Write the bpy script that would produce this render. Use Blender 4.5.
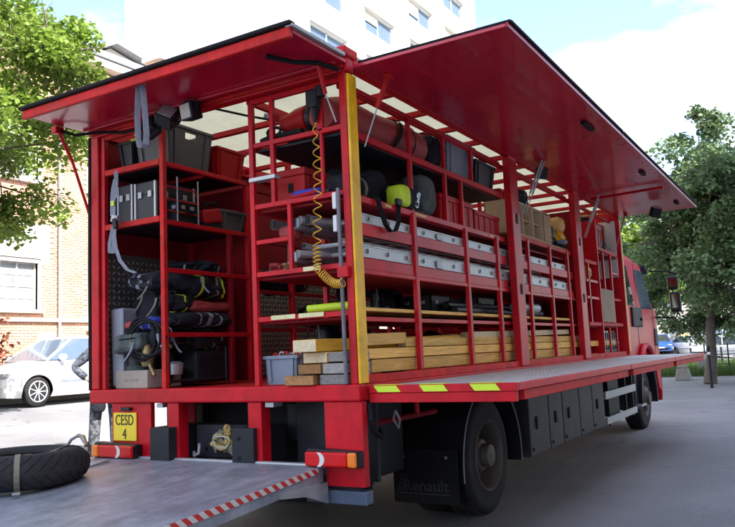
import bpy, math, random
import numpy as np
from mathutils import Vector, Matrix, noise
random.seed(7)
R_ = math.radians
sc = bpy.context.scene
for o in list(bpy.data.objects): bpy.data.objects.remove(o)
col = sc.collection

# ---------------------------------------------------------------- camera
cam = bpy.data.cameras.new('camera'); co = bpy.data.objects.new('camera', cam); col.objects.link(co)
CP = Vector((2.514, -4.091, 1.392)); YAW, PITCH, ROLL = 0.5366, 0.1176, -0.0454
F = Vector((-math.sin(YAW)*math.cos(PITCH), math.cos(YAW)*math.cos(PITCH), math.sin(PITCH)))
Rr = Vector((math.cos(YAW), math.sin(YAW), 0)); U = Rr.cross(F)
R2 = math.cos(ROLL)*Rr + math.sin(ROLL)*U; U2 = -math.sin(ROLL)*Rr + math.cos(ROLL)*U
co.matrix_world = Matrix(((R2.x, U2.x, -F.x, CP.x), (R2.y, U2.y, -F.y, CP.y), (R2.z, U2.z, -F.z, CP.z), (0, 0, 0, 1)))
cam.sensor_width = 36; cam.lens = 761.3/735*36; cam.clip_start = .05; cam.clip_end = 2000
sc.camera = co
sc.render.resolution_x = 1024; sc.render.resolution_y = 734

# ---------------------------------------------------------------- sky, sun, exposure
SUN_EL, SUN_AZ = R_(48), R_(-15)            # azimuth from +X towards +Y
world = bpy.data.worlds.new('World'); sc.world = world; world.use_nodes = True
nt = world.node_tree; nt.nodes.clear()
wo = nt.nodes.new('ShaderNodeOutputWorld'); bg = nt.nodes.new('ShaderNodeBackground'); bg.inputs[1].default_value = .12
sky = nt.nodes.new('ShaderNodeTexSky'); sky.sky_type = 'NISHITA'; sky.sun_disc = False
sky.sun_elevation = SUN_EL; sky.sun_rotation = R_(90)-SUN_AZ; sky.air_density = 1.0; sky.dust_density = 1.5
tc = nt.nodes.new('ShaderNodeTexCoord'); mp = nt.nodes.new('ShaderNodeMapping'); mp.inputs['Scale'].default_value = (1, 1, 2.6)
mp.inputs['Location'].default_value = (.35, .2, .1)
nz = nt.nodes.new('ShaderNodeTexNoise'); nz.inputs['Scale'].default_value = 1.9; nz.inputs['Detail'].default_value = 8; nz.inputs['Roughness'].default_value = .52
rp = nt.nodes.new('ShaderNodeValToRGB'); rp.color_ramp.elements[0].position = .515; rp.color_ramp.elements[1].position = .70
mx = nt.nodes.new('ShaderNodeMix'); mx.data_type = 'RGBA'; mx.inputs['B'].default_value = (7.0, 7.1, 7.2, 1)
L = nt.links.new
L(tc.outputs['Generated'], mp.inputs[0]); L(mp.outputs[0], nz.inputs['Vector']); L(nz.outputs[0], rp.inputs[0])
L(rp.outputs[0], mx.inputs['Factor']); L(sky.outputs[0], mx.inputs['A']); L(mx.outputs['Result'], bg.inputs[0]); L(bg.outputs[0], wo.inputs[0])
sun = bpy.data.lights.new('sun', 'SUN'); sun.energy = 3.0; sun.angle = R_(.5); sun.color = (1, .95, .86)
so = bpy.data.objects.new('sun', sun); col.objects.link(so)
sd = Vector((math.cos(SUN_EL)*math.cos(SUN_AZ), math.cos(SUN_EL)*math.sin(SUN_AZ), math.sin(SUN_EL)))
so.rotation_euler = sd.to_track_quat('Z', 'Y').to_euler(); so.location = (8, -8, 30)
sc.view_settings.view_transform = 'Standard'; sc.view_settings.look = 'None'; sc.view_settings.gamma = 1
sc.view_settings.exposure = 2.15
sc.render.engine = 'CYCLES'

# ---------------------------------------------------------------- materials
def mat(name, c, rough=.6, metal=0, var=.12, scale=6, bump=0, bscale=60, coat=0, dirt=0, dirtc=(.06, .05, .045), trans=0, emit=None, spec=None, stretch=None, chips=0, chipc=(.16, .10, .09)):
    m = bpy.data.materials.new(name); m.use_nodes = True; n = m.node_tree.nodes; l = m.node_tree.links
    b = n['Principled BSDF']; b.inputs['Roughness'].default_value = rough; b.inputs['Metallic'].default_value = metal
    if coat: b.inputs['Coat Weight'].default_value = coat; b.inputs['Coat Roughness'].default_value = .06
    if spec is not None: b.inputs['Specular IOR Level'].default_value = spec
    t = n.new('ShaderNodeTexCoord'); src = t.outputs['Object']
    if stretch:
        oi = n.new('ShaderNodeObjectInfo'); vm = n.new('ShaderNodeVectorMath'); vm.operation = 'SCALE'; vm.inputs[0].default_value = (37, 11, 23); l.new(oi.outputs['Random'], vm.inputs['Scale']); va = n.new('ShaderNodeVectorMath'); l.new(src, va.inputs[0]); l.new(vm.outputs[0], va.inputs[1]); src = va.outputs[0]
        mpp = n.new('ShaderNodeMapping'); mpp.inputs['Scale'].default_value = stretch; l.new(src, mpp.inputs[0]); src = mpp.outputs[0]
    no = n.new('ShaderNodeTexNoise'); no.inputs['Scale'].default_value = scale; no.inputs['Detail'].default_value = 6; no.inputs['Roughness'].default_value = .6
    l.new(src, no.inputs['Vector'])
    r = n.new('ShaderNodeValToRGB'); r.color_ramp.elements[0].position = .3; r.color_ramp.elements[1].position = .7
    r.color_ramp.elements[0].color = tuple(max(0, x*(1-var)) for x in c)+(1,); r.color_ramp.elements[1].color = tuple(min(1, x*(1+var)) for x in c)+(1,)
    l.new(no.outputs[0], r.inputs[0]); out = r.outputs[0]
    if 'wood' in name or 'timber' in name:
        rv = n.new('ShaderNodeMapRange'); rv.inputs['To Min'].default_value = .72; rv.inputs['To Max'].default_value = 1.2; l.new(oi.outputs['Random'] if stretch else n.new('ShaderNodeObjectInfo').outputs['Random'], rv.inputs['Value'])
        kn = n.new('ShaderNodeTexVoronoi'); kn.inputs['Scale'].default_value = .9; kn.feature = 'F1'; l.new(src, kn.inputs['Vector'])
        kr = n.new('ShaderNodeMapRange'); kr.inputs['From Min'].default_value = .05; kr.inputs['From Max'].default_value = .12; kr.inputs['To Min'].default_value = .35; kr.inputs['To Max'].default_value = 1; l.new(kn.outputs['Distance'], kr.inputs['Value'])
        pm = n.new('ShaderNodeMath'); pm.operation = 'MULTIPLY'; l.new(rv.outputs[0], pm.inputs[0]); l.new(kr.outputs[0], pm.inputs[1])
        mw = n.new('ShaderNodeMix'); mw.data_type = 'RGBA'; mw.blend_type = 'MULTIPLY'; mw.inputs['Factor'].default_value = 1; l.new(out, mw.inputs['A']); l.new(pm.outputs[0], mw.inputs['B']); out = mw.outputs['Result']
    if dirt:
        n2 = n.new('ShaderNodeTexNoise'); n2.inputs['Scale'].default_value = scale*.45; n2.inputs['Detail'].default_value = 10; n2.inputs['Roughness'].default_value = .75
        l.new(t.outputs['Object'], n2.inputs['Vector'])
        r2 = n.new('ShaderNodeValToRGB'); r2.color_ramp.elements[0].position = .52; r2.color_ramp.elements[1].position = .75
        r2.color_ramp.elements[0].color = (0, 0, 0, 1); r2.color_ramp.elements[1].color = (dirt, dirt, dirt, 1)
        l.new(n2.outputs[0], r2.inputs[0])
        mm = n.new('ShaderNodeMix'); mm.data_type = 'RGBA'; mm.inputs['B'].default_value = dirtc+(1,)
        l.new(r2.outputs[0], mm.inputs['Factor']); l.new(out, mm.inputs['A']); out = mm.outputs['Result']
    if chips:
        n4 = n.new('ShaderNodeTexNoise'); n4.inputs['Scale'].default_value = 38; n4.inputs['Detail'].default_value = 5; n4.inputs['Roughness'].default_value = .7; l.new(t.outputs['Object'], n4.inputs['Vector'])
        r4 = n.new('ShaderNodeValToRGB'); r4.color_ramp.elements[0].position = .66; r4.color_ramp.elements[1].position = .70; r4.color_ramp.elements[0].color = (0, 0, 0, 1); r4.color_ramp.elements[1].color = (chips, chips, chips, 1); l.new(n4.outputs[0], r4.inputs[0])
        m4 = n.new('ShaderNodeMix'); m4.data_type = 'RGBA'; m4.inputs['B'].default_value = chipc+(1,); l.new(r4.outputs[0], m4.inputs['Factor']); l.new(out, m4.inputs['A']); out = m4.outputs['Result']
        n5 = n.new('ShaderNodeTexNoise'); n5.inputs['Scale'].default_value = 3.5; n5.inputs['Detail'].default_value = 12; n5.inputs['Roughness'].default_value = .8; l.new(t.outputs['Object'], n5.inputs['Vector'])
        r5 = n.new('ShaderNodeMapRange'); r5.inputs['From Min'].default_value = .35; r5.inputs['From Max'].default_value = .65; r5.inputs['To Min'].default_value = .62; r5.inputs['To Max'].default_value = 1.08; l.new(n5.outputs[0], r5.inputs['Value'])
        m5 = n.new('ShaderNodeMix'); m5.data_type = 'RGBA'; m5.blend_type = 'MULTIPLY'; m5.inputs['Factor'].default_value = 1; l.new(out, m5.inputs['A']); l.new(r5.outputs[0], m5.inputs['B']); out = m5.outputs['Result']
    l.new(out, b.inputs['Base Color'])
    if rough < .95:
        mr = n.new('ShaderNodeMapRange'); mr.inputs['To Min'].default_value = rough*.8; mr.inputs['To Max'].default_value = min(1, rough*1.25)
        l.new(no.outputs[0], mr.inputs['Value']); l.new(mr.outputs[0], b.inputs['Roughness'])
    if bump:
        n3 = n.new('ShaderNodeTexNoise'); n3.inputs['Scale'].default_value = bscale; n3.inputs['Detail'].default_value = 4
        l.new(src, n3.inputs['Vector'])
        bp = n.new('ShaderNodeBump'); bp.inputs['Strength'].default_value = bump; bp.inputs['Distance'].default_value = .01
        l.new(n3.outputs[0], bp.inputs['Height']); l.new(bp.outputs[0], b.inputs['Normal'])
    if trans:
        tr = n.new('ShaderNodeBsdfTranslucent'); l.new(out, tr.inputs[0]); ms = n.new('ShaderNodeMixShader'); ms.inputs[0].default_value = trans
        l.new(b.outputs[0], ms.inputs[1]); l.new(tr.outputs[0], ms.inputs[2]); l.new(ms.outputs[0], n['Material Output'].inputs[0])
    if emit: b.inputs['Emission Color'].default_value = emit[0]+(1,); b.inputs['Emission Strength'].default_value = emit[1]
    return m
def glass_mat(name, c=(.03, .035, .04), rough=.05):
    return mat(name, c, rough, var=.05, spec=.8)
def stripe_mat(name, a, b_, axis_vec, period, duty=.5, rough=.4):
    m = mat(name, a, rough); n = m.node_tree.nodes; l = m.node_tree.links
    t = n.new('ShaderNodeTexCoord'); d = n.new('ShaderNodeVectorMath'); d.operation = 'DOT_PRODUCT'; d.inputs[1].default_value = axis_vec
    l.new(t.outputs['Object'], d.inputs[0])
    dv = n.new('ShaderNodeMath'); dv.operation = 'DIVIDE'; dv.inputs[1].default_value = period; l.new(d.outputs['Value'], dv.inputs[0])
    fr = n.new('ShaderNodeMath'); fr.operation = 'FRACT'; l.new(dv.outputs[0], fr.inputs[0])
    gt = n.new('ShaderNodeMath'); gt.operation = 'GREATER_THAN'; gt.inputs[1].default_value = duty; l.new(fr.outputs[0], gt.inputs[0])
    mm = n.new('ShaderNodeMix'); mm.data_type = 'RGBA'; mm.inputs['A'].default_value = a+(1,); mm.inputs['B'].default_value = b_+(1,)
    l.new(gt.outputs[0], mm.inputs['Factor']); l.new(mm.outputs['Result'], n['Principled BSDF'].inputs['Base Color'])
    return m
M = {}
M['red'] = mat('red_paint', (.62, .006, .017), .42, var=.14, scale=2.5, spec=.22, coat=.06, chips=.7, dirt=.12, dirtc=(.30, .03, .025), bump=.03, bscale=8)
M['redgloss'] = mat('red_gloss_panel', (.54, .006, .036), .28, var=.14, scale=1.3, spec=.45, coat=.35, dirt=.15, dirtc=(.35, .03, .04), bump=.02, bscale=3)
M['redworn'] = mat('worn_red_edge', (.66, .018, .018), .55, var=.2, scale=9, dirt=.55, dirtc=(.42, .16, .11), spec=.2, chips=.8, chipc=(.35, .25, .2))
M['redplastic'] = mat('red_plastic', (.42, .008, .012), .5, spec=.25, var=.08)
M['reddark'] = mat('dark_red_lining', (.24, .004, .012), .6, spec=.2, var=.2, scale=3)
M['yellow'] = mat('yellow_reflector', (.95, .50, .0), .4, var=.06, chips=.5)
M['lime'] = mat('fluorescent_yellow', (.62, .80, .03), .5, var=.05)
M['black'] = mat('black_rubber', (.010, .010, .012), .75, var=.3, bump=.1, spec=.25)
M['blackplastic'] = mat('black_plastic', (.012, .013, .018), .45, var=.3, spec=.3, dirt=.3, dirtc=(.03,.03,.03))
M['fabricdark'] = mat('dark_fabric', (.014, .015, .022), .8, var=.6, scale=9, bump=.8, bscale=45, spec=.3)
M['fabricgrey'] = mat('grey_green_fabric', (.075, .09, .085), .9, var=.4, scale=8, bump=.7, bscale=40)
M['fabricred'] = mat('red_tarpaulin', (.36, .04, .04), .62, var=.2, scale=8, bump=.4, bscale=20)
M['fabricblue'] = mat('blue_cloth', (.03, .05, .4), .8, var=.3, scale=12)
M['strap'] = mat('grey_webbing', (.26, .26, .31), .8, var=.15, scale=30)
M['tan'] = mat('tan_webbing', (.2, .18, .13), .85, var=.15, scale=30)
M['alu'] = mat('aluminium', (.52, .53, .54), .5, .7, var=.1, scale=12, bump=.05, stretch=(1, 12, 12))
M['alupaint'] = mat('worn_aluminium_sheet', (.36, .38, .44), .42, .35, var=.22, scale=3, dirt=.5, dirtc=(.17, .17, .20), bump=.08, bscale=40, stretch=(4, 1.2, 1), chips=.6, chipc=(.5, .5, .52))
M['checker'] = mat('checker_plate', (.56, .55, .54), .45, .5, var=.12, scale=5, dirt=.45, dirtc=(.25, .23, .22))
M['galv'] = mat('galvanised_steel', (.42, .43, .45), .5, .6, var=.15)
M['steeldark'] = mat('dark_painted_steel', (.018, .019, .025), .55, var=.3, scale=5, dirt=.4, dirtc=(.05, .045, .04), spec=.3)
M['lockergrey'] = mat('dark_grey_locker', (.055, .058, .068), .5, var=.25, scale=3, dirt=.6, dirtc=(.12, .105, .09), chips=.6, spec=.3)
M['crategrey'] = mat('grey_plastic_crate', (.085, .09, .10), .5, var=.1, dirt=.2)
M['cratelight'] = mat('light_grey_plastic', (.19, .22, .28), .5, var=.1)
M['cratedark'] = mat('charcoal_plastic', (.022, .023, .03), .5, var=.1)
M['greypanel'] = mat('grey_board', (.33, .33, .37), .6, var=.1)
M['canvas'] = mat('translucent_roof_sheet', (.58, .52, .33), .8, var=.10, scale=5, dirt=.25, dirtc=(.6, .55, .35), trans=.8)
M['white'] = mat('white_paint', (.75, .74, .7), .5, var=.05)
M['wood'] = mat('pine_wood', (.78, .46, .12), .7, var=.28, scale=7, bump=.15, bscale=30, stretch=(9, .6, 9))
M['woodyellow'] = mat('yellow_formwork_wood', (.72, .38, .02), .65, var=.2, scale=7, bump=.1, stretch=(9, .6, 9))
M['woodbrown'] = mat('brown_timber', (.36, .17, .06), .75, var=.35, scale=6, bump=.2, stretch=(9, .6, 9))
M['woodgrey'] = mat('weathered_timber', (.30, .27, .25), .8, var=.25, scale=6, bump=.2, stretch=(9, .6, 9))
M['woodend'] = mat('pale_end_grain', (.70, .56, .36), .8, var=.15, scale=40, bump=.1)
M['ply'] = mat('plywood', (.50, .30, .14), .65, var=.18, scale=5, stretch=(1, 1, 8))
M['rim'] = mat('dusty_wheel_rim', (.12, .10, .09), .6, .3, var=.25, scale=9, dirt=.5, dirtc=(.1, .08, .06))
M['rimsilver'] = mat('silver_alloy', (.6, .6, .6), .4, .4, var=.06)
M['tyre'] = mat('tyre_rubber', (.020, .019, .022), .75, spec=.3, var=.3, scale=8, dirt=.4, dirtc=(.075, .068, .06), bump=.15, bscale=60)
M['lampred'] = mat('red_lens', (.62, .004, .006), .2, coat=.15, spec=.3); M['lamporange'] = mat('orange_lens', (.85, .20, .01), .2, coat=.2)
M['lampwhite'] = mat('clear_lens', (.7, .65, .62), .15, coat=1)
M['gold'] = mat('brass_fitting', (.36, .26, .12), .45, .6, var=.3, scale=20)
M['plate'] = mat('yellow_plate', (.85, .62, .02), .4, var=.03)
M['ink'] = mat('black_ink', (.015, .015, .015), .6)
M['glass'] = glass_mat('dark_glass'); M['glassblue'] = glass_mat('blue_reflecting_glass', (.10, .14, .2))
M['lampglass'] = mat('lamp_glass', (.35, .36, .38), .2, var=.1)
M['yellowcord'] = mat('yellow_plastic_cord', (.75, .42, .04), .4)
M['concrete'] = mat('concrete', (.32, .31, .29), .85, var=.15, bump=.2)
M['brick'] = mat('orange_brick', (.62, .36, .25), .85, var=.22, scale=2.2, bump=.2)
M['mortar'] = mat('mortar', (.50, .42, .33), .95)
M['stone'] = mat('pale_stone', (.62, .58, .52), .85, var=.1, scale=2, dirt=.2, dirtc=(.35, .32, .28))
M['render'] = mat('white_render', (.78, .77, .74), .9, var=.03, scale=.6)
M['beige'] = mat('beige_render', (.55, .50, .42), .9, var=.08, scale=.8)
M['zinc'] = mat('zinc_roof', (.28, .29, .3), .6, .2, var=.15)
M['bark'] = mat('bark', (.13, .11, .09), .95, var=.35, scale=9, bump=.8, bscale=25, stretch=(3, 3, .7))
M['leaf'] = mat('sunlit_leaf', (.19, .28, .04), .5, var=.6, scale=.9, trans=.4)  # bright yellow-green, the sunlight is put into the leaf colour
M['leafdark'] = mat('shaded_leaf', (.155, .235, .10), .45, var=.55, scale=.8, trans=.3)  # darker, bluer leaf copy with shade put into its colour
M['leafred'] = mat('reddish_leaf', (.22, .07, .04), .6, var=.4, trans=.3)
M['grass'] = mat('grass', (.06, .11, .025), .8, var=.4, scale=1.5, trans=.3)
M['carwhite'] = mat('white_car_paint', (.78, .78, .78), .3, var=.02, coat=1)
M['carblue'] = mat('blue_car_paint', (.03, .09, .30), .3, var=.02, coat=1)
M['caryellow'] = mat('yellow_car_paint', (.75, .35, .03), .3, var=.02, coat=1)
M['carsilver'] = mat('silver_car_paint', (.5, .52, .55), .3, .4, var=.02, coat=1)
M['cardark'] = mat('dark_van_paint', (.03, .05, .14), .3, coat=1)
M['skin'] = mat('skin', (.5, .3, .22), .55); M['hair'] = mat('hair', (.03, .02, .015), .7)
M['camo'] = mat('grey_camouflage_cloth', (.11, .115, .125), .9, var=.75, scale=13, bump=.2)
M['jacket'] = mat('blue_grey_camouflage_cloth', (.075, .09, .125), .9, var=.75, scale=12, bump=.2)
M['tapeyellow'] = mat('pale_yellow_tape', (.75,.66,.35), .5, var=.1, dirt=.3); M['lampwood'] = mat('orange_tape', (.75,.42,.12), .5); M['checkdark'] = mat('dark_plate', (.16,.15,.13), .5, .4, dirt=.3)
M['steelblue'] = mat('blue_grey_steel', (.10,.13,.19), .45, var=.2, dirt=.3); M['faint'] = mat('faded_grey_print', (.045,.045,.05), .7)
M['ragy'] = mat('mustard_cloth', (.40, .28, .09), .9, var=.5, scale=18, bump=.5, bscale=60)
M['plypale'] = mat('pale_plywood', (.42, .30, .20), .7, var=.15, scale=5)
M['panepale'] = mat('painted_reflection_pane', (.30, .32, .33), .12, var=.3, scale=1.2)  # pale base colour stands in for sunlit reflections on the glass
M['pipegrey'] = mat('worn_grey_pipe', (.16, .15, .18), .5, .3, var=.3, dirt=.4)
M['cardboard'] = mat('beige_cardboard', (.36, .30, .25), .85, var=.12, scale=6)
M['hazard'] = stripe_mat('red_white_hazard_tape', (.55, .03, .03), (.6, .58, .55), (0, 1, 1.2), .085)

def camo(m, cols, sc_):
    n = m.node_tree.nodes; l = m.node_tree.links; t = n.new('ShaderNodeTexCoord'); q = n.new('ShaderNodeTexNoise'); q.inputs['Scale'].default_value = sc_; q.inputs['Detail'].default_value = 3; q.inputs['Roughness'].default_value = .6
    l.new(t.outputs['Object'], q.inputs['Vector']); r = n.new('ShaderNodeValToRGB'); r.color_ramp.interpolation = 'CONSTANT'
    while len(r.color_ramp.elements) < len(cols): r.color_ramp.elements.new(.5)
    for i, c in enumerate(cols): r.color_ramp.elements[i].position = 0 if i == 0 else .36+.085*i; r.color_ramp.elements[i].color = tuple(c)+(1,)
    l.new(q.outputs[0], r.inputs[0]); l.new(r.outputs[0], n['Principled BSDF'].inputs['Base Color'])
camo(M['camo'], [(.04, .04, .045), (.09, .10, .115), (.17, .18, .20), (.06, .065, .07)], 16)
camo(M['jacket'], [(.03, .033, .045), (.06, .07, .095), (.12, .135, .17), (.045, .05, .065)], 14)
def asphalt():
    m = mat('asphalt', (.20, .20, .215), .85, var=.18, scale=.35, dirt=.35, dirtc=(.14, .135, .14), bump=.5, bscale=45)
    n = m.node_tree.nodes; l = m.node_tree.links; b = n['Principled BSDF']
    base = b.inputs['Base Color'].links[0].from_socket
    t = n.new('ShaderNodeTexCoord'); no = n.new('ShaderNodeTexNoise'); no.inputs['Scale'].default_value = 110; no.inputs['Detail'].default_value = 2
    l.new(t.outputs['Object'], no.inputs['Vector'])
    mr = n.new('ShaderNodeMapRange'); mr.inputs['From Min'].default_value = .3; mr.inputs['From Max'].default_value = .7; mr.inputs['To Min'].default_value = .5; mr.inputs['To Max'].default_value = 1.5
    l.new(no.outputs[0], mr.inputs['Value'])
    mm = n.new('ShaderNodeMix'); mm.data_type = 'RGBA'; mm.blend_type = 'MULTIPLY'; mm.inputs['Factor'].default_value = 1
    l.new(base, mm.inputs['A']); l.new(mr.outputs[0], mm.inputs['B'])
    # cracks and tar seams
    vo = n.new('ShaderNodeTexVoronoi'); vo.feature = 'DISTANCE_TO_EDGE'; vo.inputs['Scale'].default_value = .33
    wn = n.new('ShaderNodeTexNoise'); wn.inputs['Scale'].default_value = 1.2; wn.inputs['Detail'].default_value = 6
    l.new(t.outputs['Object'], wn.inputs['Vector'])
    ad = n.new('ShaderNodeVectorMath'); ad.operation = 'ADD'; l.new(t.outputs['Object'], ad.inputs[0]); l.new(wn.outputs['Color'], ad.inputs[1])
    l.new(ad.outputs[0], vo.inputs['Vector'])
    cr = n.new('ShaderNodeMapRange'); cr.inputs['From Min'].default_value = 0; cr.inputs['From Max'].default_value = .006; cr.inputs['To Min'].default_value = .55; cr.inputs['To Max'].default_value = 1
    l.new(vo.outputs['Distance'], cr.inputs['Value'])
    m2 = n.new('ShaderNodeMix'); m2.data_type = 'RGBA'; m2.blend_type = 'MULTIPLY'; m2.inputs['Factor'].default_value = 1
    l.new(mm.outputs['Result'], m2.inputs['A']); l.new(cr.outputs[0], m2.inputs['B']); out = m2.outputs['Result']
    for sc_, lo, hi, a_, b_ in ((1.7, .60, .70, 1, .78), (.16, .42, .58, .82, 1.12), (14, .66, .70, 1, .78), (9, .70, .72, 1, 1.3)):
        q = n.new('ShaderNodeTexNoise'); q.inputs['Scale'].default_value = sc_; q.inputs['Detail'].default_value = 7; q.inputs['Roughness'].default_value = .65; l.new(t.outputs['Object'], q.inputs['Vector'])
        v = n.new('ShaderNodeMapRange'); v.inputs['From Min'].default_value = lo; v.inputs['From Max'].default_value = hi; v.inputs['To Min'].default_value = a_; v.inputs['To Max'].default_value = b_; l.new(q.outputs[0], v.inputs['Value'])
        z = n.new('ShaderNodeMix'); z.data_type = 'RGBA'; z.blend_type = 'MULTIPLY'; z.inputs['Factor'].default_value = 1; l.new(out, z.inputs['A']); l.new(v.outputs[0], z.inputs['B']); out = z.outputs['Result']
    l.new(out, b.inputs['Base Color'])
    return m
M['asphalt'] = asphalt()

# ---------------------------------------------------------------- mesh helpers
def wloc(o):
    v = Vector((0, 0, 0))
    while o is not None: v += o.location; o = o.parent
    return v
def wrinkle(p, seed, freq):
    q = p+Vector((seed*7.1, seed*3.3, 0)); a = noise.noise(q*freq)+.5*noise.noise(q*freq*2.3)
    return a-.7*max(0, .16-abs(noise.noise(q*freq*2.1+Vector((3, 5, 1)))))/.16*.45-.35*max(0, .1-abs(noise.noise(q*freq*4+Vector((9, 2, 4)))))/.1*.4
class MB:
    def __init__(s): s.v = []; s.f = []
    def add(s, vs, fs):
        k = len(s.v); s.v += [tuple(x) for x in vs]; s.f += [tuple(i+k for i in f) for f in fs]; return s
    def box(s, x0, x1, y0, y1, z0, z1):
        return s.add([(x, y, z) for z in (z0, z1) for y in (y0, y1) for x in (x0, x1)],
                     [(0, 2, 3, 1), (4, 5, 7, 6), (0, 1, 5, 4), (2, 6, 7, 3), (0, 4, 6, 2), (1, 3, 7, 5)])
    def obox(s, c, h, rot=(0, 0, 0)):
        from mathutils import Euler
        m = Euler(rot).to_matrix(); c = Vector(c)
        return s.add([c+m@Vector((x*h[0], y*h[1], z*h[2])) for z in (-1, 1) for y in (-1, 1) for x in (-1, 1)],
                     [(0, 2, 3, 1), (4, 5, 7, 6), (0, 1, 5, 4), (2, 6, 7, 3), (0, 4, 6, 2), (1, 3, 7, 5)])
    def bar(s, p, q, w, h=None, up=(0, 0, 1)):
        p, q = Vector(p), Vector(q); d = (q-p).normalized(); up = Vector(up)
        if abs(d.dot(up)) > .95: up = Vector((0, 1, 0))
        a = d.cross(up).normalized()*(w/2); b = a.cross(d).normalized()*((h or w)/2)
        vs = [e+i*a+j*b for e in (p, q) for i, j in ((-1, -1), (1, -1), (1, 1), (-1, 1))]
        return s.add(vs, [(0, 3, 2, 1), (4, 5, 6, 7), (0, 1, 5, 4), (1, 2, 6, 5), (2, 3, 7, 6), (3, 0, 4, 7)])
    def tube(s, pts, r, n=8, caps=True, closed=False):
        P = [Vector(p) for p in pts]; k0 = len(s.v); m = len(P); a = None
        for i, p in enumerate(P):
            if closed: d = P[(i+1) % m]-P[i-1]
            else: d = P[min(i+1, m-1)]-P[max(i-1, 0)]
            d.normalize()
            if a is None: a = d.orthogonal().normalized()
            else: a = (a-d*a.dot(d)).normalized()
            b = d.cross(a); rr = r[i] if isinstance(r, (list, tuple)) else r
            for j in range(n):
                t = 2*math.pi*j/n; s.v.append(tuple(p+(a*math.cos(t)+b*math.sin(t))*rr))
        R = range(m) if closed else range(m-1)
        for i in R:
            for j in range(n):
                i2 = (i+1) % m
                s.f.append((k0+i*n+j, k0+i*n+(j+1) % n, k0+i2*n+(j+1) % n, k0+i2*n+j))
        if caps and not closed:
            s.f.append(tuple(k0+j for j in reversed(range(n)))); s.f.append(tuple(k0+(m-1)*n+j for j in range(n)))
        return s
    def ribbon(s, pts, w, th=.004, side=(1, 0, 0)):
        side = Vector(side).normalized()*w/2; P = [Vector(p) for p in pts]; k = len(s.v); m = len(P)
        for i, p in enumerate(P):
            d = (P[min(i+1, m-1)]-P[max(i-1, 0)]).normalized(); nn = d.cross(side).normalized()*th/2
            for q in (p-side-nn, p+side-nn, p+side+nn, p-side+nn): s.v.append(tuple(q))
        for i in range(m-1):
            for j in range(4): s.f.append((k+i*4+j, k+i*4+(j+1) % 4, k+i*4+4+(j+1) % 4, k+i*4+4+j))
        s.f.append((k+3, k+2, k+1, k)); s.f.append(tuple(k+(m-1)*4+j for j in range(4)))
        return s
    def lathe(s, prof, c, axis='z', n=24, caps=True):
        k = len(s.v); c = Vector(c)
        for a, r in prof:
            for j in range(n):
                t = 2*math.pi*j/n; u, w = r*math.cos(t), r*math.sin(t)
                q = {'z': (u, w, a), 'x': (a, u, w), 'y': (w, a, u)}[axis]
                s.v.append(tuple(c+Vector(q)))
        for i in range(len(prof)-1):
            for j in range(n): s.f.append((k+i*n+j, k+i*n+(j+1) % n, k+(i+1)*n+(j+1) % n, k+(i+1)*n+j))
        if caps: s.f.append(tuple(k+j for j in reversed(range(n)))); s.f.append(tuple(k+(len(prof)-1)*n+j for j in range(n)))
        return s
    def prism(s, out, axis, a, b):
        f = {'x': lambda u, v, w: (w, u, v), 'y': lambda u, v, w: (u, w, v), 'z': lambda u, v, w: (u, v, w)}[axis]
        n = len(out); vs = [f(u, v, a) for u, v in out]+[f(u, v, b) for u, v in out]
        return s.add(vs, [tuple(reversed(range(n))), tuple(range(n, 2*n))]+[(i, (i+1) % n, n+(i+1) % n, n+i) for i in range(n)])
    def blob(s, c, h, e=3, nu=20, nv=12, amp=.0, freq=4, seed=0, rot=(0, 0, 0)):
        from mathutils import Euler
        m = Euler(rot).to_matrix(); k = len(s.v); c = Vector(c)
        sg = lambda x, p: math.copysign(abs(x)**p, x)
        for i in range(nv+1):
            ph = -math.pi/2+math.pi*i/nv
            for j in range(nu):
                t = 2*math.pi*j/nu
                p = Vector((sg(math.cos(ph), 2/e)*sg(math.cos(t), 2/e)*h[0], sg(math.cos(ph), 2/e)*sg(math.sin(t), 2/e)*h[1], sg(math.sin(ph), 2/e)*h[2]))
                p = p*(1+amp*wrinkle(p, seed, freq))
                s.v.append(tuple(c+m@p))
        for i in range(nv):
            for j in range(nu): s.f.append((k+i*nu+j, k+i*nu+(j+1) % nu, k+(i+1)*nu+(j+1) % nu, k+(i+1)*nu+j))
        return s
    def build(s, name, mt, parent=None, smooth=False, bevel=0):
        me = bpy.data.meshes.new(name); off = wloc(parent)
        vs = [(x-off.x, y-off.y, z-off.z) for x, y, z in s.v] if parent else s.v
        me.from_pydata(vs, [], s.f)
        me.materials.append(M[mt] if isinstance(mt, str) else mt)
        me.validate()
        if smooth:
            for p in me.polygons: p.use_smooth = True
            try: me.set_sharp_from_angle(angle=R_(40))
            except Exception: pass
        o = bpy.data.objects.new(name, me); col.objects.link(o)
        if parent: o.parent = parent
        if bevel:
            bm = o.modifiers.new('bevel', 'BEVEL'); bm.width = bevel; bm.segments = 2; bm.limit_method = 'ANGLE'
        return o
def tag(o, label=None, cat=None, group=None, kind=None):
    if label: o['label'] = label
    if cat: o['category'] = cat
    if group: o['group'] = group
    if kind: o['kind'] = kind
    return o
def thing(name, label, cat, loc=(0, 0, 0), group=None):
    o = bpy.data.objects.new(name, None); col.objects.link(o); o.location = loc; o.empty_display_size = .1
    return tag(o, label, cat, group)
def part(name, mt, parent, *a, fn='box', smooth=False, bevel=0, **k):
    b = MB(); getattr(b, fn)(*a, **k); return b.build(name, mt, parent, smooth, bevel)
def struct(name, mb, mt, parent=None, **k):
    o = mb.build(name, mt, parent, **k)
    if parent is None: o['kind'] = 'structure'
    return o
def kids(o): return [c for c in bpy.data.objects if c.parent == o]
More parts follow.
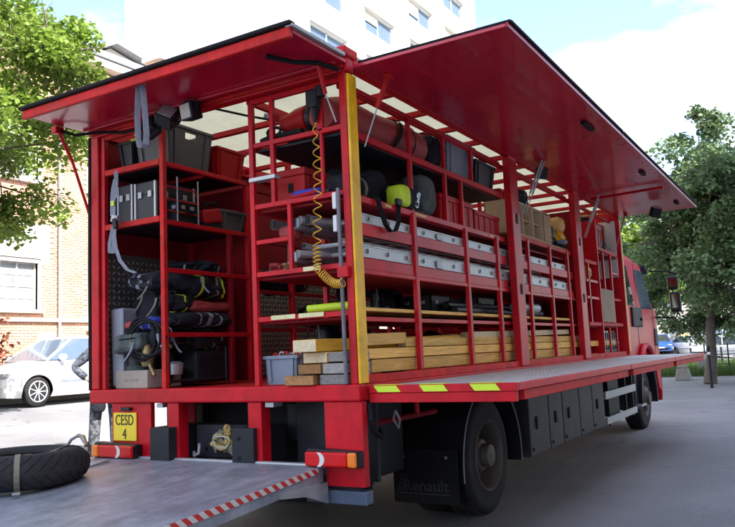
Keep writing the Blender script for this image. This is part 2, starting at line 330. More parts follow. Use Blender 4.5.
def copy_tree(o, parent=None):
    c = o.copy(); col.objects.link(c); c.parent = parent
    for ch in kids(o): copy_tree(ch, c)
    return c
def text(s, size, mt, name, parent, mtx, ext=.001, sx=1):
    cu = bpy.data.curves.new(name, 'FONT'); cu.body = s; cu.size = size; cu.extrude = ext; cu.align_x = 'CENTER'; cu.align_y = 'CENTER'
    t = bpy.data.objects.new('tmp', cu); col.objects.link(t); dg = bpy.context.evaluated_depsgraph_get(); dg.update()
    me = bpy.data.meshes.new_from_object(t.evaluated_get(dg)); bpy.data.objects.remove(t)
    me.transform(Matrix.Translation(-wloc(parent)) @ mtx @ Matrix.Diagonal((sx, 1, 1, 1)))
    me.materials.clear(); me.materials.append(M[mt]); o = bpy.data.objects.new(name, me); col.objects.link(o); o.parent = parent; return o

# ---------------------------------------------------------------- the ground
def gz(x):
    if x >= -3: return 0.
    if x >= -12.6: return .0645*(-3-x)
    return .62
g = MB(); xs = [-600, -120, -40, -12.6, -10, -7, -5, -3, 0, 4, 9.0, 40, 150, 600]; ys = [-600, -100, -20, 0, 20, 60, 150, 700]
g.add([(x, y, gz(x)) for y in ys for x in xs], [(j*len(xs)+i, j*len(xs)+i+1, (j+1)*len(xs)+i+1, (j+1)*len(xs)+i) for j in range(len(ys)-1) for i in range(len(xs)-1)])
struct('street', g, 'asphalt')
pv = MB().box(-15.97, -13.4, -60, 120, .3, .62+.004)
struct('left_pavement', MB().box(-15.9, -13.55, -60, 120, .3, .745), 'concrete', bevel=.01)
kb = bpy.data.objects.new('kerb', None)
bpy.data.objects.remove(kb)
k0 = None
for i in range(24):
    y = -2+i*1.0
    if k0 is None:
        k0 = MB().box(-13.55, -13.4, y, y+.985, .4, .75).build('kerb_stone', 'stone', None, bevel=.01); k0['kind'] = 'structure'
    else:
        c = k0.copy(); c.location.y = i*1.0; col.objects.link(c)
ln = MB(); ln.add([(-1.9, -2.2, .004), (-.95, -1.1, .004), (-1.02, -1.02, .004), (-1.97, -2.12, .004)], [(0, 1, 2, 3)])
struct('pale_line', ln, 'white')  # flat pale strip on the asphalt below the tail lift

# ---------------------------------------------------------------- trees
def leaf_mesh(name, centers, normals_rand, size, mt, parent, rng, droop=.3):
    n = len(centers); C = np.array(centers)
    # each leaf: 6 verts, folded along its midrib
    base = np.array([(0, 0, 0), (.42, .35, .06), (.30, .78, .02), (0, 1.0, -.12), (-.30, .78, .02), (-.42, .35, .06)])
    a = rng.uniform(0, 2*np.pi, n); tilt = rng.normal(-.35, .45, n); rl = rng.normal(0, .5, n); s = size*rng.uniform(.6, 1.3, n)
    ca, sa, ct, st, cr, sr = np.cos(a), np.sin(a), np.cos(tilt), np.sin(tilt), np.cos(rl), np.sin(rl)
    V = np.repeat(base[None], n, 0)*s[:, None, None]
    x, y, z = V[..., 0], V[..., 1], V[..., 2]
    x, z = x*cr[:, None]+z*sr[:, None], -x*sr[:, None]+z*cr[:, None]
    y, z = y*ct[:, None]-z*st[:, None], y*st[:, None]+z*ct[:, None]
    x, y = x*ca[:, None]-y*sa[:, None], x*sa[:, None]+y*ca[:, None]
    V = np.stack([x, y, z], -1)+C[:, None, :]
    off = np.array(wloc(parent)) if parent else np.zeros(3)
    V = (V-off).reshape(-1, 3)
    me = bpy.data.meshes.new(name); me.vertices.add(len(V)); me.vertices.foreach_set('co', V.astype(np.float32).ravel())
    idx = (np.arange(n)*6)[:, None]; q1 = idx+np.array([0, 1, 2, 3]); q2 = idx+np.array([0, 3, 4, 5])
    loops = np.concatenate([q1, q2], 1).reshape(-1); me.loops.add(len(loops)); me.loops.foreach_set('vertex_index', loops.astype(np.int32))
    me.polygons.add(2*n); me.polygons.foreach_set('loop_start', (np.arange(2*n)*4).astype(np.int32)); me.update(calc_edges=True)
    me.materials.append(M[mt]); o = bpy.data.objects.new(name, me); col.objects.link(o); o.parent = parent; return o
def make_tree(name, label, base, h, crown_c, crown_r, mt, nclump, nleaf, size, seed, trunk_r=.22, group=None, hang=.0, clr=(.45, .9)):
    rng = np.random.default_rng(seed); rd = random.Random(seed)
    t = thing(name, label, 'tree', base, group)
    base = Vector(base); cc = Vector(crown_c)
    top = Vector((cc.x*.6+base.x*.4, cc.y*.6+base.y*.4, base.z+h*.82))
    tp = [base+(top-base)*k+Vector((rd.uniform(-.1, .1), rd.uniform(-.1, .1), 0))*(1 if 0 < k < 1 else 0) for k in (0, .12, .3, .5, .75, 1)]
    MB().tube(tp, [trunk_r*1.35, trunk_r, trunk_r*.85, trunk_r*.7, trunk_r*.45, .04], 12).build('trunk', 'bark', t, True)
    lb = MB(); cl = []
    for i in range(nclump):
        u = Vector((rd.gauss(0, 1), rd.gauss(0, 1), rd.gauss(0, 1))).normalized(); rr = rd.uniform(*clr)
        p = cc+Vector((u.x*crown_r[0], u.y*crown_r[1], u.z*crown_r[2]))*rr
        st = base+(top-base)*rd.uniform(.35, .95)
        mid = (st+p)/2+Vector((0, 0, rd.uniform(.0, .5)))
        lb.tube([st, mid, p], [trunk_r*.28, trunk_r*.16, .012], 5)
        for q in range(3):
            e_ = p+Vector((rd.gauss(0, .3), rd.gauss(0, .3), rd.gauss(0, .25)))*crown_r[0]*.3
            lb.tube([p, (p+e_)/2+Vector((0, 0, .05)), e_], [.014, .010, .004], 4)
        cl.append((p, rd.uniform(.5, 1.15)*crown_r[0]*.27))
    lb.build('limb', 'bark', t, True)
    P = []
    fac = min(1.0, (75/nclump)**.33); cl = [(p, r*fac) for p, r in cl]
    per = nleaf//nclump
    for p, r in cl:
        q = rng.normal(0, 1, (per, 3)); q /= np.linalg.norm(q, axis=1)[:, None]; q *= (rng.uniform(0, 1, per)**.45)[:, None]*r
        q[:, 2] *= .62; q[:, 2] -= hang*np.hypot(q[:, 0], q[:, 1])
        P.append(q+np.array(p))
    o = leaf_mesh('foliage', np.concatenate(P), None, size, mt, t, rng); o['kind'] = 'stuff'
    return t
make_tree('street_tree', 'sunlit light green tree overhanging the white hatchback at the left edge', (-12.6, -.6, .6), 9.5, (-10.8, 1.75, 6.4), (4.1, 3.8, 4.2), 'leaf', 300, 190000, .088, 11, trunk_r=.2, hang=.35, clr=(.3, .97))
make_tree('chestnut_tree', 'dark green tree in front of the truck cab, beside the black bollard', (-.7, 21.5, 0), 9.0, (-.1, 22, 5.0), (3.5, 3.4, 3.7), 'leafdark', 210, 62000, .125, 5, trunk_r=.15, hang=.3, clr=(.3, 1.02))
make_tree('chestnut_tree', 'shaded tree with thinner trunk at the right edge behind the fence', (1.9, 28, 0), 9.5, (2.6, 28.5, 5.8), (3.6, 3.6, 3.6), 'leafdark', 55, 22000, .19, 8, trunk_r=.14)
make_tree('background_tree', 'sunlit tree beyond the parked cars, left of the large dark tree', (-9.5, 52, .4), 12, (-9.5, 52, 7.4), (5.5, 4, 4.6), 'leaf', 40, 12000, .38, 21, trunk_r=.25)
make_tree('background_tree', 'tall tree behind the large dark tree, in front of the beige building', (-5.0, 64, .1), 15, (-5, 64, 9), (6, 5, 5.5), 'leafdark', 40, 9000, .5, 22, trunk_r=.3)
make_tree('background_tree', 'sunlit tree beyond the silver car at the right edge', (0.5, 70, .0), 13, (.5, 70, 8), (6, 5, 5), 'leaf', 40, 9000, .5, 23, trunk_r=.3)
# reddish shrub by the wall
sh = thing('shrub', 'reddish shrub against the brick wall behind the white car', 'shrub', (-15.3, 7.25, .74))
rng = np.random.default_rng(3)
MB().tube([(-15.3, 7.25, .74), (-15.28, 7.27, 1.6)], .03, 6).build('stem', 'bark', sh)
q = rng.normal(0, 1, (900, 3))*np.array([.22, .25, .4])+np.array([-15.3, 7.2, 1.75])
leaf_mesh('foliage', q, None, .14, 'leafred', sh, rng)['kind'] = 'stuff'

# ---------------------------------------------------------------- brick building (left)
bb = thing('brick_building', 'long orange brick building with stone window surround behind the white car', 'building', (-20, 12, .62))
part('roof', 'zinc', bb, -24.2, -15.55, -12, 24.4, 10.72, 10.95, bevel=.02)
part('cornice', 'stone', bb, -15.999, -15.6, -12, 24.3, 10.45, 10.715, bevel=.02)
WIN = [(8.05, 9.2, 2.99, 4.28), (10.95, 12.3, 2.5, 4.4), (4.6, 5.8, 2.99, 4.28), (13.8, 15.2, 2.6, 4.5), (8.05, 9.2, 6.6, 8.4), (10.95, 12.3, 6.6, 8.4), (13.8, 15.2, 6.6, 8.4), (4.6, 5.8, 6.6, 8.4)]
# wall as strips between openings
def wall_x(mb, x0, x1, y0, y1, z0, z1, holes):
    ysx = sorted(set([y0, y1]+[h[0] for h in holes]+[h[1] for h in holes])); zsx = sorted(set([z0, z1]+[h[2] for h in holes]+[h[3] for h in holes]))
    for i in range(len(ysx)-1):
        run = None
        for j in range(len(zsx)-1):
            cy, cz = (ysx[i]+ysx[i+1])/2, (zsx[j]+zsx[j+1])/2
            hole = any(h[0] < cy < h[1] and h[2] < cz < h[3] for h in holes)
            if not hole:
                if run is None: run = zsx[j]
                if j == len(zsx)-2: mb.box(x0, x1, ysx[i], ysx[i+1], run, zsx[j+1]); run = None
            elif run is not None: mb.box(x0, x1, ysx[i], ysx[i+1], run, zsx[j]); run = None
w = MB(); wall_x(w, -16.3, -16.02, -12, 24, .4, 10.45, WIN); w.build('wall', 'mortar', bb)
part('wall', 'mortar', bb, -24, -16.3, 23.7, 24, .4, 10.45)
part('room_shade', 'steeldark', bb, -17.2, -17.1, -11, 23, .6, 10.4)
br = MB(); rb = random.Random(2)
k = 0; z = 1.0
while z < 10.4:
    y = 2.0+(.115 if k % 2 else 0)
    while y < 17:
        if not any(h[0]-.23 < y < h[1]+.02 and h[2]-.07 < z < h[3]+.02 for h in WIN) and not (y < 9.5 and 4.3 < z < 5.4 and y > 4.2):
            br.box(-16.02, -16.0+rb.uniform(-.004, .004), y, y+.215, z, z+.062)
        y += .23
    z += .075; k += 1
o = br.build('brick', 'brick', bb); o['kind'] = 'stuff'
part('downpipe', 'zinc', bb, [(-15.93, 9.85, .8), (-15.93, 9.85, 10.4)], .05, fn='tube', smooth=True)
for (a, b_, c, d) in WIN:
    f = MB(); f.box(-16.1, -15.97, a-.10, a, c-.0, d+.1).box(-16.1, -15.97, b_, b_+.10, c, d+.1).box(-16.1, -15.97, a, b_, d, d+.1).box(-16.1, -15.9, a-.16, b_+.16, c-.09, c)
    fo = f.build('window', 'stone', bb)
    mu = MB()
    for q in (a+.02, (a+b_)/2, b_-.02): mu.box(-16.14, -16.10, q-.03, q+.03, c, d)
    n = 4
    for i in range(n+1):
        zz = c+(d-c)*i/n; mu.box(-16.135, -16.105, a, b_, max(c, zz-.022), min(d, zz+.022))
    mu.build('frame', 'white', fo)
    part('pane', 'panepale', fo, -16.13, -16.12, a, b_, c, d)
part('signboard', 'white', bb, -16.02, -15.94, 4.3, 9.3, 4.40, 5.36, bevel=.01)
part('string_course', 'stone', bb, -16.0, -15.92, 2.0, 17, 2.66, 2.76, bevel=.01)
part('wall_sign', 'white', bb, -15.999, -15.96, 9.2, 9.75, 2.0, 2.35)
part('chimney', 'brick', bb, -19.0, -18.2, 16.0, 16.8, 11, 12.9, bevel=.02)
part('chimney_cap', 'stone', bb, -19.1, -18.1, 15.9, 16.9, 12.9, 13.05)
# beige pitched building behind
bh = thing('beige_house', 'grey pitched roof of a beige house rising behind the brick building', 'house', (-24, 17, 0))
MB().prism([(12.6, 0), (12.6, 12.0), (15.6, 13.75), (22, 12.7), (22, 0)], 'x', -25.5, -20.5).build('wall', 'beige', bh)
MB().prism([(12.2, 11.85), (15.6, 13.85), (24, 12.5), (24, 12.7), (15.6, 14.05), (12.2, 12.05)], 'x', -25.8, -20.1).build('roof', 'zinc', bh)
# white apartment building
ab = thing('apartment_building', 'tall white apartment block with wide windows above the truck', 'building', (-26, 35, 0))
FX = -22.0
holes = []
for j in range(10):
    for i in range(7):
        y0 = 31.7+i*6.55; z0 = 6.2+j*3.35
        if y0+4.0 < 57.5: holes.append((y0, y0+4.0, z0, z0+1.6))
w = MB(); wall_x(w, FX-.4, FX, 28.3, 58.2, 0, 41, holes); w.box(-34, FX-.4, 28.3, 28.6, 0, 41).box(-34, FX-.4, 57.9, 58.2, 0, 41); w.build('wall', 'render', ab)
for j in range(11): part('floor_band', 'stone', ab, FX+.001, FX+.03, 28.3, 58.2, 5.55+j*3.35, 5.63+j*3.35)
part('roof', 'zinc', ab, -34.3, -21.7, 28, 58.5, 41, 41.4)
part('room_shade', 'beige', ab, FX-1.5, FX-1.4, 28.7, 57.8, 1, 40)
proto = None
for (a, b_, c, d) in holes:
    if proto is None:
        f = MB()
        for q in (a+.04, (a+b_)/2, b_-.04): f.box(FX-.28, FX-.18, q-.05, q+.05, c, d)
        f.box(FX-.28, FX-.18, a, b_, d-.08, d).box(FX-.28, FX+.06, a-.05, b_+.05, c-.08, c+.02)
        proto = f.build('window', 'white', ab); p2 = part('pane', 'glassblue', proto, FX-.24, FX-.22, a, b_, c, d)
        p3 = part('lintel', 'beige', proto, FX, FX+.12, a-.1, b_+.1, d, d+.12); o0 = (a, c)
    else:
        c2 = copy_tree(proto, ab); c2.location = (0, a-o0[0], c-o0[1])
        if (int(a*7)+int(c*3)) % 3 != 0: hb = .3+.35*((int(a*5)+int(c)) % 4); part('blind', 'beige', ab, FX-.17, FX-.14, a+.06+(2.0 if int(c) % 2 else 0), a+(4.0 if int(c) % 2 else 1.95), d-hb-.08, d-.08)
# far beige building, right
fb = thing('far_building', 'cream building with tall windows far behind the parked cars', 'building', (-10, 95, 0))
fw = MB(); fw.box(-45, 14, 95, 96, 0, 15)
fw.build('wall', 'beige', fb); part('roof', 'zinc', fb, -46, 15, 94.6, 106, 15, 15.6)
wp = None
for j in range(4):
    for i in range(19):
        if wp is None:
            wp = part('window', 'glassblue', fb, -44, -42.6, 94.93, 94.99, 1.6, 3.9); part('frame', 'white', wp, -44.1, -43.98, 94.85, 94.99, 1.5, 4.0)
        else:
            c = copy_tree(wp, fb); c.location = (3.0*i, 0, 3.5*j)
# building across the pavement that shades the truck (right of the view)
rbd = thing('shading_building', 'six storey stone building along the right side of the street', 'building', (20, -10, 0))
hs = [(-42+i*3.4, -42+i*3.4+1.3, 2.5+j*3.6, 4.7+j*3.6) for i in range(20) for j in range(5)]
w = MB(); wall_x(w, 14, 14.4, -44, 27, 0, 21.4, hs); w.box(14.4, 26, -44, -43.7, 0, 21.4).box(14.4, 26, 26.7, 27, 0, 21.4); w.build('wall', 'stone', rbd)
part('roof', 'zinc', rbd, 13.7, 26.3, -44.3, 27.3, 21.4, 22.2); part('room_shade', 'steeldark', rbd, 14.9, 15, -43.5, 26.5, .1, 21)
wp = None
for (a, b_, c, d) in hs:
    if wp is None:
        wp = part('window', 'white', rbd, 14.16, 14.22, (a+b_)/2-.04, (a+b_)/2+.04, c, d); part('pane', 'glass', wp, 14.2, 14.215, a, b_, c, d); o1 = (a, c)
    else:
        q = copy_tree(wp, rbd); q.location = (0, a-o1[0], c-o1[1])
#TRUCK
# ---------------------------------------------------------------- the truck
M['mirror'] = mat('mirror_glass', (.25, .28, .28), .08, 1.0, var=.02)
T = thing('rescue_truck', 'red rescue truck with raised side and rear hatches and open equipment racks', 'truck', (-1.25, 3.8, 0))
def pb(name, mt, *a, bevel=.004, **k): return part(name, mt, T, *a, bevel=bevel, **k)
ZF, ZT, L0 = 1.20, 3.32, 7.6
# floor and rear beam
pb('floor_slab', 'redworn', -2.44, -.06, .07, L0-.05, 1.12, 1.196)
pb('rear_beam', 'red', -2.5, 0, -.03, .06, 1.10, 1.205, bevel=.012)
pb('side_beam', 'red', -.055, -.002, .062, L0, 1.10, 1.20)
pb('side_beam', 'red', -2.5, -2.45, .062, L0, 1.10, 1.20)
pb('sill_rail', 'redworn', -.09, -.03, .13, L0-.1, 1.20, 1.255)
# corner posts
pb('corner_post', 'red', -.075, -.022, -.01, .09, 1.205, 3.26, bevel=.006)
pb('reflector_strip', 'yellow', -.021, -.001, -.004, .095, 1.207, 3.22)
pb('corner_post', 'red', -2.5, -2.41, -.01, .08, 1.205, 3.30, bevel=.01)
part('door_seal', 'black', T, [(-2.515, .0, 1.2), (-2.52, .0, 2.2), (-2.515, 0, 3.25)], .018, fn='tube')
pipe = part('grab_pipe', 'pipegrey', T, [(-.094, -.032, 1.21), (-.098, -.032, 2.46)], .013, fn='tube', smooth=True)
part('clamp', 'red', pipe, -.12, -.04, -.048, -.011, 1.88, 1.95, bevel=.004)
for z in (2.18, 2.33): pb('latch_plate', 'white', -.15, -.117, -.03, .0, z-.0, z+.11, bevel=.008)
# top frame
pb('top_rail', 'red', -2.5, 0, -.02, .07, 3.235, 3.33, bevel=.012)
pb('hinge_strip', 'redworn', -2.48, -.02, -.045, -.022, 3.25, 3.279)
pb('top_rail', 'red', -.07, .0, .072, L0, 3.27, 3.35, bevel=.008)
pb('top_rail', 'red', -2.5, -2.42, .072, L0, 3.24, 3.35)
pb('roof_edge', 'galv', -.11, -.02, -.0, L0, 3.36, 3.385)
pb('corner_cap', 'redworn', -.14, .01, -.05, .12, 3.33, 3.40, bevel=.015)
pb('front_bulkhead', 'red', -2.5, -.0, L0-.04, L0, 1.12, 3.34)
pb('bulkhead_lining', 'white', -1.4, -.06, L0-.06, L0-.042, 2.35, 3.2)
pb('reflector_strip', 'yellow', -.06, .003, L0+.002, L0+.06, 1.25, 3.22)
# left side wall: shutters with two gaps
def lw(y0, y1, z0, z1): pb('side_shutter', 'reddark', -2.49, -2.455, y0, y1, z0, z1)
lw(.08, 2.94, 1.2, 3.24); lw(5.3, 7.5, 1.2, 3.24)
lw(2.96, 4.5, 1.2, 3.24); lw(4.95, 5.28, 1.2, 3.24); lw(4.502, 4.948, 1.2, 1.68); lw(4.502, 4.948, 1.84, 2.23); lw(4.502, 4.948, 2.36, 3.24)
# roof sheet and bars
cv = MB(); n = 40
for i in range(n+1):
    y = .03+(L0-.08)*i/n
    for x in (-2.46, -1.85, -1.25, -.65, -.06): cv.v.append((x, y, 3.365+.012*math.sin(y*7+x*3)*(1 if -2.4 < x < -.1 else 0)))
for i in range(n):
    for j in range(4): cv.f.append((i*5+j, i*5+j+1, i*5+6+j, i*5+5+j))
sheet = cv.build('roof_sheet', 'canvas', T, True)
for y in (.72, 1.28, 1.85, 2.4, 3.1, 3.6, 4.15, 4.7, 5.35, 5.9, 6.5, 7.1): pb('roof_bar', 'red', -2.45, -.06, y, y+.045, 3.28, 3.325)
for x in (-.93,): pb('roof_bar', 'red', x, x+.04, .08, L0-.1, 3.22, 3.27)
pb('inner_rail', 'redworn', -.15, -.11, .08, L0-.1, 3.17, 3.205)
# main side posts
for y0, y1 in ((2.95, 3.17), (5.20, 5.44)):
    pb('side_post', 'red', -.075, -.004, y0, y1, 1.203, 3.27, bevel=.008)
    for z in (1.9, 2.6): pb('hinge', 'steeldark', -.06, .006, y0+.1, y0+.14, z, z+.1)
# --- rack on the right (long one)
def rail(x0, y0, z0, x1, y1, z1, w=.033, h=.03, m='red', name='rack_rail'):
    return MB().bar((x0, y0, z0), (x1, y1, z1), w, h).build(name, m, T, bevel=.003)
XR, XL = -.10, -.84
for x in (-.845, -.66, -.25):
    z0 = 2.88 if x == -.25 else (2.45 if x == -.66 else 1.205)
    if x == -.66: rail(x, .03, 2.45, x, .03, 3.2, .032, .032, name='rack_upright')
    else: rail(x, .03, z0, x, .03, 3.2, .038, .034, name='rack_upright')
rail(-.53, .03, 1.97, -.53, .03, 2.44, .03, .03, name='rack_upright')
rail(-.25, .03, 2.46, -.25, .03, 2.87, .022, .022, name='rack_upright')
for z, m in ((3.2, 'red'), (2.88, 'red'), (2.44, 'red'), (1.965, 'red'), (1.655, 'red')):
    rail(-.82, .03, z, -.08, .03, z, .034, .034, m)
rail(-.82, .03, 2.19, -.545, .03, 2.19, .03, .03)
rail(-.845, .05, 3.2, -.845, 2.9, 3.2); 
for a, b_, z in ((-.42, -.28, 1.965), (-.70, -.5, 1.66), (-.47, -.27, 1.66)): pb('reflective_tape', 'tapeyellow', a, b_, .003, .008, z-.0145, z+.0145, bevel=0)
pb('step_plate', 'alu', -.86, -.63, .0, .07, 2.62, 2.65)
for z, th in ((2.86, .02), (2.42, .02), (1.945, .02), (1.635, .016)):
    yb = 7.5 if z < 2.4 else 5.2
    pb('shelf_board', 'reddark' if z < 2.8 else 'blackplastic', -.82, -.12, .06, yb if z != 2.86 else 2.93, z-th, z)
# long side rails
YB = [(.16, 2.91), (3.17, 5.15), (5.43, 7.5)]
for bi, (a, b_) in enumerate(YB[:2]):
    rail(XR, a, 3.19, XR, b_, 3.19, .03, .03)
    if bi == 0: rail(XR, a, 2.87, XR, b_, 2.87, .035, .045)
    zz = 2.43 if bi == 0 else 2.50
    rail(XR, a, zz, XR, b_, zz, .035, .045, 'redworn' if bi else 'red')
    pb('tray_lip', 'red', -.095, -.08, a, b_, 2.18, 2.265); pb('tray_lip', 'red', -.095, -.08, a, b_, 1.95, 2.03)
    rail(XR+.01, a, 1.935, XR+.01, b_, 1.935, .035, .03)
    rail(XR, a, 1.62, XR, b_, 1.62, .03, .03)
pb('reflective_tape', 'lampwood', -.081, -.078, .55, .64, 2.42, 2.44, bevel=0); pb('reflective_tape', 'lampwood', -.081, -.078, 1.0, 1.2, 2.42, 2.44, bevel=0); pb('reflective_tape', 'lampwood', -.081, -.078, 2.5, 2.6, 2.42, 2.44, bevel=0)
for y in (.98, 1.95, 2.68, 3.56, 4.30, 4.98):
    lo = 1.26; hi = 2.43 if y < 3 else 2.5
    rail(-.085, y, lo, -.085, y, hi, .035, .05, name='rack_upright')
for y, z0, z1 in ((1.0, 2.45, 3.19), (1.62, 2.45, 3.19), (1.95, 2.45, 2.86), (2.2, 2.9, 3.19)): rail(-.1, y, z0, -.1, y, z1, .03, .035, name='rack_upright')
# inner row of the rack (by the aisle)
for y in (.9, 1.9, 2.95, 4.2, 5.3, 6.4): rail(-.845, y, 1.21, -.845, y, 3.2, .04, .04, name='rack_upright')
for z in (1.64, 1.95, 2.42, 2.87): rail(-.845, .06, z, -.845, 7.4, z, .035, .035)
pb('wooden_shelf', 'ply', -.8, -.12, 3.2, 5.15, 2.535, 2.555)
# --- left module
for x, y in ((-2.38, .03), (-1.725, .03)): rail(x, y, 1.205, x, y, 3.235 if x < -2 else 3.24, .04, .038, 'redworn' if x > -2 else 'red', name='rack_upright')
rail(-2.355, .03, 3.225, -1.75, .03, 3.225, .04, .04, 'redworn')
for z in (2.93, 2.485): rail(-2.355, .03, z, -1.75, .03, z, .04, .045, 'redworn'); pb('shelf_board', 'blackplastic', -2.4, -1.75, .06, 1.0, z-.02, z-.003)
rail(-2.355, .5, 2.90, -1.75, .5, 2.90, .03, .03)
for z in (2.915, 2.46, 2.09, 1.6): rail(-1.725, .055, z, -1.725, 1.0, z, .035, .035)
for y in (.78, 1.02): rail(-1.73, y, 1.205, -1.73, y, 2.9 if y > 1 else 2.45, .04, .04, 'red' if y > 1 else 'reddark', name='rack_upright')
rail(-2.38, 1.02, 1.205, -2.38, 1.02, 2.9, .04, .04, name='rack_upright'); rail(-1.725, .055, 2.09, -1.725, .055, 2.09+.01, .03, .03)
pb('back_panel', 'reddark', -2.43, -1.75, 1.05, 1.07, 1.21, 2.9)
# second left rack further in
for y in (1.6, 2.6, 3.6, 4.3, 5.2, 6.4, 7.3): rail(-1.70, y, 1.21, -1.70, y, 3.2, .045, .045, name='rack_upright')
for z in (1.64, 1.97, 2.42, 2.87): rail(-1.70, 1.1, z, -1.70, 7.4, z, .035, .035, 'reddark')
# diamond plate lining on the left wall
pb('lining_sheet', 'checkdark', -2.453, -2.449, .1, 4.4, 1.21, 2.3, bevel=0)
lz = MB()
def lozenge(mb, c, u, v, n, a, b_, h):
    c, u, v, n = Vector(c), Vector(u), Vector(v), Vector(n); k = len(mb.v)
    for p in (c-u*a, c-v*b_, c+u*a, c+v*b_, c+n*h): mb.v.append(tuple(p))
    mb.f += [(k, k+1, k+4), (k+1, k+2, k+4), (k+2, k+3, k+4), (k+3, k, k+4)]
i = 0
for iy in range(86):
    for iz in range(21):
        s = 1 if (iy+iz) % 2 else -1
        lozenge(lz, (-2.449, .13+iy*.05, 1.24+iz*.05), (0, .707, .707*s), (0, -.707*s, .707), (1, 0, 0), .024, .009, .004)
lz.build('raised_lozenge', 'alu', T)['kind'] = 'stuff'
# --- bay 3 cabinets
pb('cabinet_side', 'reddark', -.55, -.05, 5.6, 5.63, 1.21, 3.1); pb('cabinet_side', 'red', -.6, -.03, 6.25, 6.29, 1.21, 3.05)
pb('cabinet_back', 'reddark', -.86, -.84, 5.6, 7.5, 1.21, 2.6)
rail(-.06, 6.3, 2.68, -.06, 7.5, 2.66, .03, .045, 'redworn'); pb('shelf_board', 'reddark', -.8, -.07, 6.3, 7.5, 2.62, 2.65)
rail(-.06, 5.65, 2.45, -.06, 6.24, 2.45, .03, .045, 'redworn')
for y in (5.8, 6.62, 7.05): rail(-.06, y, 1.66, -.06, y, 2.64 if y > 6.2 else 2.43, .03, .05, name='rack_upright')
rail(-.06, 5.65, 1.64, -.06, 7.5, 1.64, .035, .045, 'redworn'); pb('shelf_board', 'reddark', -.8, -.08, 5.65, 7.5, 1.60, 1.62)
for z in (1.98, 2.2): rail(-.06, 5.65, z, -.06, 6.24, z, .03, .035); 
rail(-.06, 7.06, 2.0, -.06, 7.5, 2.0, .03, .03, 'redworn'); rail(-.06, 7.06, 2.38, -.06, 7.5, 2.38, .03, .03)
for y in (6.7, 7.1): rail(-.06, y, 1.25, -.06, y, 1.6, .025, .03, name='rack_upright')

# --- rear hatch
H = pb('rear_hatch', 'redgloss', -2.5, -.0, -.60, -.021, 3.28, 3.305, bevel=.004)
part('hatch_lip', 'redworn', H, -2.5, 0, -.635, -.602, 3.25, 3.315, bevel=.006)
part('rubber_gasket', 'black', H, -2.52, .02, -.66, -.6, 3.318, 3.345, bevel=.01)
part('hatch_rib', 'redgloss', H, -2.46, -.04, -.12, -.08, 3.262, 3.279, bevel=.004)
part('hatch_cap', 'galv', H, -.03, .02, -.64, -.06, 3.31, 3.335, bevel=.004)
st = part('gas_strut', 'red', T, [(-.12, -.17, 3.26), (-.125, -.09, 3.08)], .014, fn='tube', smooth=True)
part('strut_rod', 'galv', st, [(-.125, -.09, 3.08), (-.09, -.03, 2.90)], .005, fn='tube')
st = part('gas_strut', 'redworn', T, [(-2.53, -.30, 3.26), (-2.53, -.16, 3.02)], .014, fn='tube', smooth=True)
part('strut_rod', 'redworn', st, [(-2.53, -.16, 3.02), (-2.53, .0, 2.62)], .012, fn='tube')
part('strut_bracket', 'red', T, -2.56, -2.5, -.34, -.26, 3.22, 3.279, bevel=.01)
part('cable', 'black', T, [(-2.52, -.32, 3.25), (-2.45, -.2, 3.22), (-2.3, -.05, 3.25), (-2.1, .0, 3.22), (-1.8, .02, 3.24)], .012, fn='tube', smooth=True)
part('cable', 'black', T, [(-1.2, .05, 3.24), (-1.0, .2, 3.18), (-.8, .4, 3.14), (-.72, .6, 3.1)], .009, fn='tube', smooth=True)
part('cable', 'black', T, [(-.32, -.45, 3.265), (-.2, -.32, 3.24), (-.1, -.2, 3.25), (-.05, -.05, 3.24)], .016, fn='tube', smooth=True)
part('cable', 'black', T, [(-.12, .06, 3.2), (-.09, .08, 3.12), (-.06, .09, 3.08)], .008, fn='tube', smooth=True)
# --- side hatches (three panels)
for a, b_ in ((.04, 2.95), (2.96, 5.2), (5.21, 7.62)):
    H = pb('side_hatch', 'redgloss', .012, 1.075, a, b_, 3.262, 3.285, bevel=.003)
    part('hatch_lip', 'redgloss', H, 1.077, 1.09, a, b_, 3.258, 3.29, bevel=.004)
    part('rubber_gasket', 'black', H, .05, 1.105, a-.0, a+.03, 3.287, 3.303, bevel=.004)
    part('rubber_gasket', 'black', H, 1.065, 1.105, a+.03, b_, 3.292, 3.31, bevel=.004)
    rvm = MB()
    for q in range(int((b_-a)/.22)):
        for xx in (.06, 1.03): rvm.lathe([(-.004, .006), (.001, .009)], (xx, a+.1+q*.22, 3.2605), 'z', 6)
    for q in range(5): rvm.lathe([(-.004, .006), (.001, .009)], (.15+q*.2, a+.05, 3.2605), 'z', 6); rvm.lathe([(-.004, .006), (.001, .009)], (.15+q*.2, b_-.05, 3.2605), 'z', 6)
    rvm.build('rivet', 'redworn', H)['kind'] = 'stuff'
    part('handle', 'black', H, .90, .95, a+2.2 if a < 1 else a+1.6, a+2.5 if a < 1 else a+1.8, 3.235, 3.26, bevel=.008)
for y, px in ((.25, 0), (3.2, 1), (5.45, 1), (7.35, 0)):
    if px == 0:
        st = part('gas_strut', 'redworn' if y < 1 else 'galv', T, [(.14, y+.03, 3.25), (.075, y-.02, 3.03)], .017, fn='tube', smooth=True)
        part('strut_rod', 'galv', st, [(.075, y-.02, 3.03), (.0, y-.08, 2.76)], .005, fn='tube')
        part('strut_bracket', 'redworn', T, .12, .17, y+.0, y+.06, 3.23, 3.261, bevel=.004)
    else:
        for d in (0, .07):
            st = part('gas_strut', 'galv', T, [(.22, y+.1+d, 3.25), (.09, y+.05+d, 2.92)], .011, fn='tube', smooth=True)
            part('strut_rod', 'galv', st, [(.09, y+.05+d, 2.92), (.02, y+d, 2.72)], .005, fn='tube')
